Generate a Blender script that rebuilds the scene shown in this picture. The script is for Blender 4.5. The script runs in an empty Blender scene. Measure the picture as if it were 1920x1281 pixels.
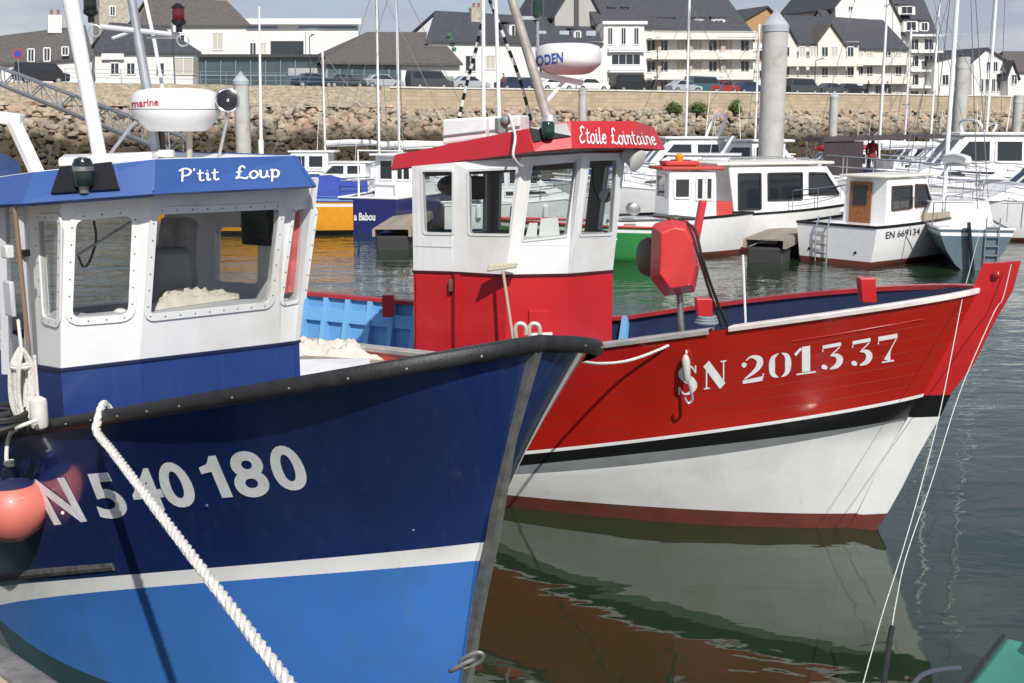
import bpy, bmesh, math, random
import numpy as np
from mathutils import Vector, Matrix, noise
from mathutils.bvhtree import BVHTree
random.seed(7)
R = math.radians
sc = bpy.context.scene
COL = sc.collection

# ---------------------------------------------------------------- camera, sky, sun, exposure
F, CAMH = 2200.0, 3.4
TH = math.atan((640.5 - 235) / F)
cam_d = bpy.data.cameras.new('camera')
cam = bpy.data.objects.new('camera', cam_d)
COL.objects.link(cam)
cam.location = (0, 0, CAMH)
cam.rotation_euler = (math.pi / 2 - TH, 0, 0)
cam_d.sensor_width = 36
cam_d.lens = F / 1920 * 36
cam_d.clip_start, cam_d.clip_end = 0.1, 5000
sc.camera = cam
SUN_AZ, SUN_EL = R(-72), R(42)          # azimuth of the sun from +X, elevation
sunv = Vector((math.cos(SUN_EL) * math.cos(SUN_AZ), math.cos(SUN_EL) * math.sin(SUN_AZ), math.sin(SUN_EL)))
sd = bpy.data.lights.new('sun', 'SUN')
sd.energy, sd.angle, sd.color = 4.35, R(0.6), (1, 0.972, 0.93)
sun = bpy.data.objects.new('sun', sd)
COL.objects.link(sun)
sun.location = (20, -20, 40)
sun.rotation_euler = sunv.to_track_quat('Z', 'Y').to_euler()
w = bpy.data.worlds.new('World')
sc.world = w
w.use_nodes = True
nt = w.node_tree
nt.nodes.clear()
N = nt.nodes.new
out = N('ShaderNodeOutputWorld'); bg = N('ShaderNodeBackground'); sky = N('ShaderNodeTexSky')
sky.sky_type = 'NISHITA'; sky.sun_disc = False
sky.sun_elevation = SUN_EL; sky.sun_rotation = math.pi / 2 - SUN_AZ
sky.air_density = 1.0; sky.dust_density = 0.9; sky.ozone_density = 1.6
tc = N('ShaderNodeTexCoord'); mp = N('ShaderNodeMapping'); nz = N('ShaderNodeTexNoise'); rp = N('ShaderNodeValToRGB')
mp.inputs['Scale'].default_value = (2.2, 2.2, 9.0)
mp.inputs['Location'].default_value = (0.3, 0.0, 0.4)
nz.inputs['Scale'].default_value = 1.6; nz.inputs['Detail'].default_value = 7; nz.inputs['Roughness'].default_value = 0.55
rp.color_ramp.elements[0].position = 0.30; rp.color_ramp.elements[1].position = 0.60
mx = N('ShaderNodeMix'); mx.data_type = 'RGBA'
mx.inputs[7].default_value = (4.25, 4.45, 5.75, 1)      # sunlit thin cloud, in the units of the sky texture
ds = N('ShaderNodeMath'); ds.operation = 'MULTIPLY'; ds.inputs[1].default_value = 0.82
L = nt.links.new
L(tc.outputs['Generated'], mp.inputs[0]); L(mp.outputs[0], nz.inputs[0]); L(nz.outputs[0], rp.inputs[0])
L(rp.outputs[0], ds.inputs[0]); L(ds.outputs[0], mx.inputs[0]); L(sky.outputs[0], mx.inputs[6])
r2 = N('ShaderNodeValToRGB'); r2.color_ramp.elements[0].position = 0.50; r2.color_ramp.elements[1].position = 0.68
r2.color_ramp.elements[1].color = (0.6, 0.6, 0.6, 1)
n2 = N('ShaderNodeTexNoise'); n2.inputs['Scale'].default_value = 2.6; n2.inputs['Detail'].default_value = 8; n2.inputs['Roughness'].default_value = 0.6
m2 = N('ShaderNodeMix'); m2.data_type = 'RGBA'; m2.inputs[7].default_value = (7.2, 7.3, 7.5, 1)      # white of the thicker clouds
L(mp.outputs[0], n2.inputs[0]); L(n2.outputs[0], r2.inputs[0]); L(r2.outputs[0], m2.inputs[0]); L(mx.outputs[2], m2.inputs[6])
L(m2.outputs[2], bg.inputs[0]); L(bg.outputs[0], out.inputs[0])
bg.inputs[1].default_value = 0.094
sc.view_settings.view_transform = 'Standard'
sc.view_settings.look = 'None'
sc.view_settings.exposure = 0.1
sc.view_settings.gamma = 1.0
sc.cycles.max_bounces = 8
sc.cycles.transparent_max_bounces = 12

# ---------------------------------------------------------------- where things stand: a photo point and a distance give a place
CO, SI = math.cos(TH), math.sin(TH)
CAMP = Vector((0, 0, CAMH))
def ray(u, v):
    dx, dy = (u - 960) / F, (640.5 - v) / F
    return Vector((dx, CO + dy * SI, -SI + dy * CO))
def at(u, v, Y):
    r = ray(u, v)
    return CAMP + r * (Y / r.y)
def atz(u, v, z=0.0):
    r = ray(u, v)
    return CAMP + r * ((z - CAMH) / r.z)
def onplane(u, v, P, n):
    r = ray(u, v)
    return CAMP + r * ((Vector(P) - CAMP).dot(n) / r.dot(n))

# ---------------------------------------------------------------- materials
MATS = {}
def M(name, col=(.8, .8, .8), rough=.5, metal=0.0, var=.0, vs=6.0, bump=0.0, bs=20.0, coat=0.0, spec=.5, dirt=None, ds=2.0, streak=None, cr=.06):
    if name in MATS: return MATS[name]
    m = bpy.data.materials.new(name); m.use_nodes = True
    t = m.node_tree; b = t.nodes['Principled BSDF']; K = t.nodes.new; LK = t.links.new
    b.inputs['Base Color'].default_value = (*col, 1)
    b.inputs['Roughness'].default_value = rough; b.inputs['Metallic'].default_value = metal
    b.inputs['Coat Weight'].default_value = coat; b.inputs['Coat Roughness'].default_value = cr
    b.inputs['Specular IOR Level'].default_value = spec
    if var or bump or dirt:
        c = K('ShaderNodeTexCoord')
        src = None
        if var:
            n = K('ShaderNodeTexNoise'); n.inputs['Scale'].default_value = vs; n.inputs['Detail'].default_value = 6
            LK(c.outputs['Object'], n.inputs[0])
            r = K('ShaderNodeValToRGB')
            r.color_ramp.elements[0].position = .3; r.color_ramp.elements[1].position = .7
            r.color_ramp.elements[0].color = (*[x * (1 - var) for x in col], 1)
            r.color_ramp.elements[1].color = (*[min(1, x * (1 + var)) for x in col], 1)
            LK(n.outputs[0], r.inputs[0]); src = r.outputs[0]
            rr = K('ShaderNodeMapRange'); rr.inputs[3].default_value = max(0, rough - .09); rr.inputs[4].default_value = min(1, rough + .12)
            LK(n.outputs[0], rr.inputs[0]); LK(rr.outputs[0], b.inputs['Roughness'])
        if dirt:
            n2 = K('ShaderNodeTexNoise'); n2.inputs['Scale'].default_value = ds; n2.inputs['Detail'].default_value = 8; n2.inputs['Roughness'].default_value = .65
            LK(c.outputs['Object'], n2.inputs[0])
            r2 = K('ShaderNodeValToRGB'); r2.color_ramp.elements[0].position = .5; r2.color_ramp.elements[1].position = .72
            LK(n2.outputs[0], r2.inputs[0])
            x = K('ShaderNodeMix'); x.data_type = 'RGBA'; x.inputs[6].default_value = (*col, 1); x.inputs[7].default_value = (*dirt, 1)
            if src: LK(src, x.inputs[6])
            LK(r2.outputs[0], x.inputs[0]); src = x.outputs[2]
        if streak:      # runs, salt and scuffs drawn down the surface
            c4 = K('ShaderNodeMapping'); c4.inputs['Scale'].default_value = (7, 7, .7)
            n4 = K('ShaderNodeTexNoise'); n4.inputs['Scale'].default_value = 2.2; n4.inputs['Detail'].default_value = 9; n4.inputs['Roughness'].default_value = .7
            r4 = K('ShaderNodeValToRGB'); r4.color_ramp.elements[0].position = .56; r4.color_ramp.elements[1].position = .82
            r4.color_ramp.elements[1].color = (streak[3],) * 3 + (1,)
            x4 = K('ShaderNodeMix'); x4.data_type = 'RGBA'; x4.inputs[6].default_value = (*col, 1); x4.inputs[7].default_value = (*streak[:3], 1)
            LK(c.outputs['Object'], c4.inputs[0]); LK(c4.outputs[0], n4.inputs[0]); LK(n4.outputs[0], r4.inputs[0]); LK(r4.outputs[0], x4.inputs[0])
            if src: LK(src, x4.inputs[6])
            src = x4.outputs[2]
        if src: LK(src, b.inputs['Base Color'])
        if bump:
            n3 = K('ShaderNodeTexNoise'); n3.inputs['Scale'].default_value = bs; n3.inputs['Detail'].default_value = 4
            LK(c.outputs['Object'], n3.inputs[0])
            bp = K('ShaderNodeBump'); bp.inputs['Strength'].default_value = bump; bp.inputs['Distance'].default_value = .02
            LK(n3.outputs[0], bp.inputs['Height']); LK(bp.outputs[0], b.inputs['Normal'])
    MATS[name] = m
    return m
def glass(name, tint=(.62, .66, .66), refl=1.45):
    if name in MATS: return MATS[name]
    m = bpy.data.materials.new(name); m.use_nodes = True; t = m.node_tree; t.nodes.clear(); K = t.nodes.new
    o = K('ShaderNodeOutputMaterial'); a = K('ShaderNodeBsdfTransparent'); g = K('ShaderNodeBsdfGlossy'); x = K('ShaderNodeMixShader'); f = K('ShaderNodeLayerWeight'); pw = K('ShaderNodeMath'); ml = K('ShaderNodeMath')
    a.inputs[0].default_value = (*tint, 1); g.inputs['Roughness'].default_value = .02; f.inputs[0].default_value = .5; pw.operation = 'POWER'; pw.inputs[1].default_value = 5; ml.operation = 'MULTIPLY_ADD'; ml.inputs[1].default_value = .9; ml.inputs[2].default_value = .05
    t.links.new(f.outputs['Facing'], pw.inputs[0]); t.links.new(pw.outputs[0], ml.inputs[0]); f = ml
    t.links.new(f.outputs[0], x.inputs[0]); t.links.new(a.outputs[0], x.inputs[1]); t.links.new(g.outputs[0], x.inputs[2]); t.links.new(x.outputs[0], o.inputs[0])
    MATS[name] = m
    return m
white = M('white_paint', (.78, .78, .76), .32, var=.05, vs=3, coat=.25, dirt=(.66, .64, .58), ds=1.3, streak=(.50, .44, .34, .45))
gelcoat = M('white_gelcoat', (.80, .80, .79), .25, coat=.4, var=.03)
cream = M('cream_paint', (.72, .69, .60), .4, var=.05)
greywhite = M('pale_grey_paint', (.52, .53, .55), .4, var=.07)
black = M('black_rubber', (.016, .016, .017), .5, var=.35, vs=14, bump=.15, bs=60)
blackp = M('black_paint', (.008, .008, .009), .3)
steel = M('worn_steel', (.36, .35, .33), .42, .75, var=.2, vs=18, bump=.1, bs=40)
galv = M('galvanised_tube', (.42, .44, .46), .45, .55, var=.12, vs=9)
chrome = M('polished_steel', (.7, .7, .7), .15, 1.0)
bluedk = M('dark_blue_paint', (.0105, .024, .104), .13, var=.18, vs=1.5, coat=1.0, bump=.02, bs=3, streak=(.05, .075, .15, .5))
bluelt = M('light_blue_paint', (.045, .165, .49), .26, var=.10, vs=1.4, coat=.5, bump=.012, bs=3, dirt=(.05, .15, .38), ds=2.2, streak=(.10, .18, .32, .6))
bluehs = M('wheelhouse_blue', (.017, .043, .175), .38, var=.10, vs=2, coat=.25, streak=(.06, .09, .2, .4))
bluerf = M('visor_blue', (.032, .088, .285), .42, var=.08, vs=2.5, coat=.2)
bluedeck = M('bulwark_sky_blue', (.13, .33, .58), .5, var=.1, vs=4)
navy = M('navy_paint', (.014, .028, .075), .5, var=.1)
red = M('red_hull_paint', (.40, .013, .0065), .19, var=.11, vs=1.6, coat=.9, cr=.09, bump=.05, bs=6, dirt=(.33, .013, .009), ds=2.5, streak=(.24, .02, .012, .5))
redp = M('red_paint', (.48, .015, .018), .38, var=.07, vs=3, coat=.3)
redroof = M('red_visor_paint', (.47, .017, .024), .42, var=.06, vs=2, coat=.2, bump=.02, bs=4)
brownboot = M('antifouling_brown', (.155, .035, .024), .6, var=.18, vs=4, dirt=(.08, .05, .022), ds=3, streak=(.06, .05, .025, .9))
greyband = M('grey_band_paint', (.22, .235, .24), .4, var=.1)
signwhite = M('lettering_white', (.80, .80, .78), .45, var=.06, vs=9, dirt=(.62, .62, .62), ds=6, streak=(.5, .5, .5, .5))
darkglass = M('dark_window_glass', (.018, .022, .026), .06, spec=.8)
greenglass = M('green_tinted_glass', (.02, .055, .05), .06, spec=.8)
wood = M('varnished_wood', (.23, .085, .022), .4, var=.3, vs=12, coat=.3)
oldwood = M('weathered_wood', (.30, .25, .19), .75, var=.25, vs=9, bump=.3, bs=30)
rope = M('white_rope', (.68, .66, .60), .85, var=.14, vs=40, bump=.4, bs=120)
darkint = M('dark_grey_lining', (.055, .057, .06), .7, var=.15)
orange = M('yellow_orange_paint', (.72, .30, .015), .35, var=.08)
concrete = M('concrete', (.36, .34, .30), .85, var=.18, vs=1.8, bump=.25, bs=12)
tyre = M('tyre_rubber', (.02, .02, .02), .8)
clearglass = glass('cabin_glass', (.80, .83, .82))
tintglass = glass('tinted_cabin_glass', (.90, .91, .90))
redlamp = M('red_lens', (.25, .006, .006), .12, coat=.8)
greenlamp = M('green_lens', (.006, .03, .016), .1, coat=.8)

# ---------------------------------------------------------------- mesh helpers
FRAME = {}          # thing -> its world matrix
WV = {}             # object -> (world vertices, faces), for laying lettering on it
def hexa(P):        # 8 corners -> 6 faces
    return [(0, 3, 2, 1), (4, 5, 6, 7), (0, 1, 5, 4), (1, 2, 6, 5), (2, 3, 7, 6), (3, 0, 4, 7)]
class MB:
    def __init__(s): s.v, s.f, s.m = [], [], []
    def add(s, vs, fs, m=0):
        o = len(s.v); s.v += [Vector(p) for p in vs]
        for f in fs: s.f.append([i + o for i in f]); s.m.append(m)
        return s
    def poly(s, pts, m=0): return s.add(pts, [list(range(len(pts)))], m)
    def box(s, c, d, rz=0, m=0, rx=0, ry=0):
        x, y, z = d[0] / 2, d[1] / 2, d[2] / 2
        P = [Vector(p) for p in ((-x, -y, -z), (x, -y, -z), (x, y, -z), (-x, y, -z), (-x, -y, z), (x, -y, z), (x, y, z), (-x, y, z))]
        Mx = Matrix.Rotation(rz, 3, 'Z') @ Matrix.Rotation(ry, 3, 'Y') @ Matrix.Rotation(rx, 3, 'X')
        return s.add([Vector(c) + Mx @ p for p in P], hexa(P), m)
    def hexa8(s, P, m=0): return s.add(P, hexa(P), m)
    def slab(s, quad, n, m=0, mb=None):      # quad pushed along n
        n = Vector(n); q = [Vector(p) for p in quad]
        k = len(q)
        s.add(q + [p + n for p in q], [list(range(k)), list(range(2 * k - 1, k - 1, -1))] + [(i, (i + 1) % k, k + (i + 1) % k, k + i) for i in range(k)], m)
        return s
    def bar(s, a, b, wd, h, m=0, up=(0, 0, 1)):
        a, b = Vector(a), Vector(b); d = (b - a).normalized(); up = Vector(up)
        if abs(d.dot(up)) > .97: up = Vector((1, 0, 0))
        x = d.cross(up).normalized() * wd / 2; y = x.cross(d).normalized() * h / 2
        return s.hexa8([a - x - y, a + x - y, a + x + y, a - x + y, b - x - y, b + x - y, b + x + y, b - x + y], m)
    def tube(s, pts, r, n=8, m=0, caps=True, closed=False):
        P = [Vector(p) for p in pts]; k = len(P)
        rs = r if isinstance(r, (list, tuple)) else [r] * k
        o = len(s.v); prev = None
        for i, p in enumerate(P):
            d = (P[(i + 1) % k] - P[i - 1]) if closed else (P[min(i + 1, k - 1)] - P[max(i - 1, 0)])
            if d.length < 1e-9: d = Vector((0, 0, 1))
            d.normalize()
            if prev is None:
                a = Vector((0, 0, 1)) if abs(d.z) < .9 else Vector((1, 0, 0))
                x = d.cross(a).normalized()
            else:
                x = (prev - d * prev.dot(d)).normalized()
            prev = x; y = d.cross(x)
            for j in range(n):
                t = 2 * math.pi * j / n
                s.v.append(p + (x * math.cos(t) + y * math.sin(t)) * rs[i])
        for i in range(k if closed else k - 1):
            for j in range(n):
                a, b = o + i * n + j, o + i * n + (j + 1) % n
                i2 = (i + 1) % k
                s.f.append([a, b, o + i2 * n + (j + 1) % n, o + i2 * n + j]); s.m.append(m)
        if caps and not closed:
            s.f.append([o + j for j in range(n)][::-1]); s.m.append(m)
            s.f.append([o + (k - 1) * n + j for j in range(n)]); s.m.append(m)
        return s
    def lathe(s, prof, c=(0, 0, 0), n=20, m=0, axis=(0, 0, 1), sy=1.0):
        q = Vector((0, 0, 1)).rotation_difference(Vector(axis)); c = Vector(c); o = len(s.v); k = len(prof)
        for r, z in prof:
            for j in range(n):
                t = 2 * math.pi * j / n
                s.v.append(c + q @ Vector((r * math.cos(t), r * sy * math.sin(t), z)))
        for i in range(k - 1):
            for j in range(n):
                s.f.append([o + i * n + j, o + i * n + (j + 1) % n, o + (i + 1) * n + (j + 1) % n, o + (i + 1) * n + j]); s.m.append(m)
        if prof[0][0] > 1e-4: s.f.append([o + j for j in range(n)][::-1]); s.m.append(m)
        if prof[-1][0] > 1e-4: s.f.append([o + (k - 1) * n + j for j in range(n)]); s.m.append(m)
        return s
    def ball(s, c, r, nu=16, nv=10, m=0, axis=(0, 0, 1)):
        r = r if isinstance(r, tuple) else (r, r, r)
        q = Vector((0, 0, 1)).rotation_difference(Vector(axis))
        o = len(s.v)
        for i in range(nv + 1):
            p = math.pi * i / nv
            for j in range(nu):
                t = 2 * math.pi * j / nu
                s.v.append(Vector(c) + q @ Vector((r[0] * math.sin(p) * math.cos(t), r[1] * math.sin(p) * math.sin(t), -r[2] * math.cos(p))))
        for i in range(nv):
            for j in range(nu):
                s.f.append([o + i * nu + j, o + i * nu + (j + 1) % nu, o + (i + 1) * nu + (j + 1) % nu, o + (i + 1) * nu + j]); s.m.append(m)
        return s
    def grid(s, rows, m=0, mf=None):
        o = len(s.v); nr, ncl = len(rows), len(rows[0])
        for r in rows: s.v += [Vector(p) for p in r]
        for i in range(nr - 1):
            for j in range(ncl - 1):
                s.f.append([o + i * ncl + j, o + i * ncl + j + 1, o + (i + 1) * ncl + j + 1, o + (i + 1) * ncl + j]); s.m.append(mf(i, j) if mf else m)
        return s
    def torus(s, c, R_, r, axis=(0, 0, 1), n=24, k=8, m=0):
        q = Vector((0, 0, 1)).rotation_difference(Vector(axis)); c = Vector(c)
        return s.tube([c + q @ Vector((R_ * math.cos(2 * math.pi * i / n), R_ * math.sin(2 * math.pi * i / n), 0)) for i in range(n)], r, k, m, closed=True)
    def build(s, name, mats, parent=None, label=None, cat=None, group=None, kind=None, smooth=True, world=True, bevel=0, org=None, merge=True):
        if not isinstance(mats, (list, tuple)): mats = [mats]
        fr = None
        p = parent
        while p is not None and fr is None:
            fr = FRAME.get(p.name); p = p.parent
        vs = s.v
        loc = Vector((0, 0, 0))
        if parent is None:
            if org is None:
                xs = [v.x for v in vs]; ys = [v.y for v in vs]; zs = [v.z for v in vs]
                loc = Vector(((min(xs) + max(xs)) / 2, (min(ys) + max(ys)) / 2, min(zs)))
            else: loc = Vector(org)
            vl = [v - loc for v in vs]
        elif fr is not None and world:
            inv = fr.inverted(); vl = [inv @ v for v in vs]
        else: vl = vs
        me = bpy.data.meshes.new(name)
        me.from_pydata([tuple(v) for v in vl], [], s.f)
        for mt in mats: me.materials.append(mt)
        if len(mats) > 1: me.polygons.foreach_set('material_index', s.m)
        bm = bmesh.new(); bm.from_mesh(me)
        if merge: bmesh.ops.remove_doubles(bm, verts=bm.verts, dist=1e-5)
        bmesh.ops.recalc_face_normals(bm, faces=bm.faces)
        bm.to_mesh(me); bm.free()
        if smooth:
            me.shade_smooth(); me.set_sharp_from_angle(angle=R(38))
        o = bpy.data.objects.new(name, me); COL.objects.link(o)
        if parent is not None: o.parent = parent
        o.location = loc
        if bevel:
            b = o.modifiers.new('bevel', 'BEVEL'); b.width = bevel; b.segments = 2; b.limit_method = 'ANGLE'; b.angle_limit = R(40)
        tag(o, label, cat, group, kind)
        if parent is None: FRAME[o.name] = Matrix.Translation(loc)
        if fr is not None and not world: WV[o.name] = ([fr @ v for v in vs], [list(f) for f in s.f])
        else: WV[o.name] = (vs, [list(f) for f in s.f])
        return o
def tag(o, label=None, cat=None, group=None, kind=None):
    for k, x in (('label', label), ('category', cat), ('group', group), ('kind', kind)):
        if x: o[k] = x
    return o
def thing(name, label, cat, loc=(0, 0, 0), rz=0.0, group=None):
    o = bpy.data.objects.new(name, None); COL.objects.link(o)
    o.empty_display_size = .3
    o.location = loc; o.rotation_euler = (0, 0, rz)
    FRAME[o.name] = Matrix.Translation(Vector(loc)) @ Matrix.Rotation(rz, 4, 'Z')
    return tag(o, label, cat, group)
def dup(root, loc, rz=0.0, label=None, group=None, scale=None):
    def cp(o, par):
        c = o.copy(); COL.objects.link(c)
        if par is not None: c.parent = par
        for ch in o.children: cp(ch, c)
        return c
    r = cp(root, None); r.location = loc; r.rotation_euler = (0, 0, rz)
    if scale: r.scale = scale
    if label: r['label'] = label
    if group: r['group'] = group
    return r
def spline(P, n=8):
    P = [Vector(p) for p in P]; o = []
    for i in range(len(P) - 1):
        a, b, c, d = P[max(i - 1, 0)], P[i], P[i + 1], P[min(i + 2, len(P) - 1)]
        for k in range(n):
            t = k / n
            o.append(.5 * ((2 * b) + (c - a) * t + (2 * a - 5 * b + 4 * c - d) * t * t + (3 * b - a - 3 * c + d) * t ** 3))
    o.append(P[-1]); return o
def strand_rope(name, pts, r, mat, parent=None, pitch=None, **kw):   # three-strand laid rope
    P = [Vector(p) for p in pts]; pitch = pitch or r * 7
    Ls = [0]
    for a, b in zip(P, P[1:]): Ls.append(Ls[-1] + (b - a).length)
    n = max(2, int(Ls[-1] / (r * .9)))
    q = []
    for i in range(n + 1):
        t = Ls[-1] * i / n
        k = min(max(np.searchsorted(Ls, t) - 1, 0), len(P) - 2)
        q.append((t, P[k].lerp(P[k + 1], (t - Ls[k]) / max(1e-9, Ls[k + 1] - Ls[k]))))
    mb = MB()
    for s_ in range(3):
        ln = []
        for i, (t, p) in enumerate(q):
            d = (q[min(i + 1, n)][1] - q[max(i - 1, 0)][1]).normalized()
            x = d.cross(Vector((.3, .2, .93))).normalized(); y = d.cross(x)
            a = 2 * math.pi * (t / pitch + s_ / 3)
            ln.append(p + (x * math.cos(a) + y * math.sin(a)) * r * .5)
        mb.tube(ln, r * .56, 6)
    return mb.build(name, mat, parent, **kw)
def sag(a, b, drop, n=16):
    a, b = Vector(a), Vector(b)
    return [a.lerp(b, i / n) - Vector((0, 0, 4 * drop * (i / n) * (1 - i / n))) for i in range(n + 1)]

# ---------------------------------------------------------------- lettering laid on a surface
def bvh_of(*objs):
    vs, fs = [], []
    for o in objs:
        v, f = WV[o.name]; k = len(vs); vs += v; fs += [[i + k for i in q] for q in f]
    return BVHTree.FromPolygons([tuple(v) for v in vs], fs)
def lay(bvh, u, v, off):
    for dv in (0, 2, -2, 4, -4, 7, -7, 10, -10):
        r = ray(u, v + dv).normalized(); h, n, i, d = bvh.ray_cast(CAMP, r)
        if h is not None: break
    if h is None: return None
    if n.dot(r) > 0: n = -n
    return h + n * off
def decal(name, faces, bvh, mat, parent, off=.004, **kw):
    mb = MB()
    for f in faces:
        p = [lay(bvh, u, v, off) for u, v in f]
        if all(x is not None for x in p): mb.poly(p)
    return mb.build(name, mat, parent, smooth=False, **kw)
def text2d(body, bold=0.0, cut=.12):
    c = bpy.data.curves.new('t', 'FONT'); c.body = body; c.size = 1; c.offset = bold
    c.resolution_u = 6
    o = bpy.data.objects.new('t', c); COL.objects.link(o)
    me = bpy.data.meshes.new_from_object(o.evaluated_get(bpy.context.evaluated_depsgraph_get()))
    bpy.data.objects.remove(o)
    bm = bmesh.new(); bm.from_mesh(me)
    bmesh.ops.remove_doubles(bm, verts=bm.verts, dist=1e-5)
    x0 = min(v.co.x for v in bm.verts); x1 = max(v.co.x for v in bm.verts)
    k = x0 + cut
    while k < x1:
        g = bm.verts[:] + bm.edges[:] + bm.faces[:]
        bmesh.ops.bisect_plane(bm, geom=g, plane_co=(k, 0, 0), plane_no=(1, 0, 0)); k += cut
    fs = [[(v.co.x, v.co.y) for v in f.verts] for f in bm.faces]
    bm.free(); return fs
def bil(q, s, t):     # q = BL, BR, TR, TL in photo points
    a = (q[0][0] + (q[1][0] - q[0][0]) * s, q[0][1] + (q[1][1] - q[0][1]) * s)
    b = (q[3][0] + (q[2][0] - q[3][0]) * s, q[3][1] + (q[2][1] - q[3][1]) * s)
    return (a[0] + (b[0] - a[0]) * t, a[1] + (b[1] - a[1]) * t)
def glyphs(fs):          # group faces of a flat text into its letters
    it = sorted(fs, key=lambda f: min(p[0] for p in f)); gs = []; xe = -1e9
    for f in it:
        a, b = min(p[0] for p in f), max(p[0] for p in f)
        if a > xe + .004: gs.append([])
        gs[-1].append(f); xe = max(xe, b)
    return gs
def letters(name, gs, q, bvh, mat, parent, off=.005, **k):
    al = [f for g in gs for f in g]; X = [p[0] for f in al for p in f]; Y = [p[1] for f in al for p in f]
    k.setdefault('x0', min(X)); k.setdefault('x1', max(X)); k.setdefault('y1', max(Y))
    for g in gs: decal(name, put(g, q, **k), bvh, mat, parent, off)
def put(fs, q, x0=None, x1=None, y0=0.0, y1=None):
    X = [p[0] for f in fs for p in f]; Y = [p[1] for f in fs for p in f]
    x0 = min(X) if x0 is None else x0; x1 = max(X) if x1 is None else x1; y1 = max(Y) if y1 is None else y1
    return [[bil(q, (x - x0) / (x1 - x0), (y - y0) / (y1 - y0)) for x, y in f] for f in fs]
def ribbon(pts, n=5, curve=True):     # (x, y, width) -> quads
    P = [Vector((p[0], p[1], p[2])) for p in pts]
    if curve and len(P) > 2: P = spline(P, n)
    o = []; Lf = []; Rt = []
    for i, p in enumerate(P):
        d = P[min(i + 1, len(P) - 1)] - P[max(i - 1, 0)]; d.z = 0
        if d.length < 1e-6: d = Vector((1, 0, 0))
        d.normalize(); nn = Vector((-d.y, d.x, 0)) * p.z / 2
        Lf.append((p.x + nn.x, p.y + nn.y)); Rt.append((p.x - nn.x, p.y - nn.y))
    return [[Lf[i], Lf[i + 1], Rt[i + 1], Rt[i]] for i in range(len(P) - 1)]
SCR = {  # pen-written letters: advance, strokes
 'P': (.78, [[(.15, 0), (.2, .5), (.22, .93)], [(.02, .82), (.2, .98), (.5, 1), (.68, .78), (.5, .5), (.24, .46)]]),
 "'": (.22, [[(.12, 1.0), (.06, .8)]]),
 't': (.46, [[(.2, .88), (.16, .4), (.17, .1), (.28, 0), (.42, .1)], [(.0, .58), (.4, .62)]]),
 'i': (.36, [[(.02, .5), (.14, .56), (.12, .12), (.2, 0), (.32, .1)], [(.13, .74), (.15, .82)]]),
 'L': (.8, [[(.6, .82), (.46, 1), (.28, .85), (.24, .3), (.06, .04), (.26, .1), (.6, .0), (.74, .14)], [(.08, .5), (.42, .54)]]),
 'o': (.56, [[(.26, .56), (.06, .36), (.1, .06), (.3, .0), (.47, .22), (.42, .48), (.26, .56)]]),
 'u': (.62, [[(.02, .5), (.1, .56), (.08, .15), (.2, 0), (.4, .14), (.46, .56)], [(.46, .5), (.45, .1), (.58, .04)]]),
 'p': (.6, [[(.02, .5), (.13, .6), (.1, .1), (.06, -.34)], [(.12, .42), (.3, .57), (.48, .36), (.36, .02), (.12, .08)]]),
 'E': (.72, [[(.58, .86), (.36, 1), (.14, .82), (.34, .55)], [(.34, .55), (.06, .32), (.22, .0), (.6, .14)]]),
 'l': (.34, [[(.14, 1), (.1, .4), (.11, .1), (.2, 0), (.32, .1)]]),
 'e': (.54, [[(.08, .28), (.4, .34), (.36, .54), (.18, .52), (.06, .26), (.22, .0), (.46, .12)]]),
 'n': (.6, [[(.03, .5), (.12, .56), (.1, 0)], [(.11, .4), (.3, .56), (.44, .42), (.43, .06), (.54, .04)]]),
 'a': (.62, [[(.42, .5), (.2, .54), (.06, .26), (.18, .0), (.4, .16), (.46, .54)], [(.46, .54), (.45, .1), (.58, .04)]]),
 ' ': (.42, [])}
def script2d(s, wd=.1):
    x = 0; gs = []
    for ch in s:
        adv, st = SCR[ch]; fs = []
        for pl in st:
            fs += ribbon([(x + a, b, wd * (1.0 if i not in (0, len(pl) - 1) else .75)) for i, (a, b) in enumerate(pl)], 4)
        if fs: gs.append(fs)
        x += adv
    return gs
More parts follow.
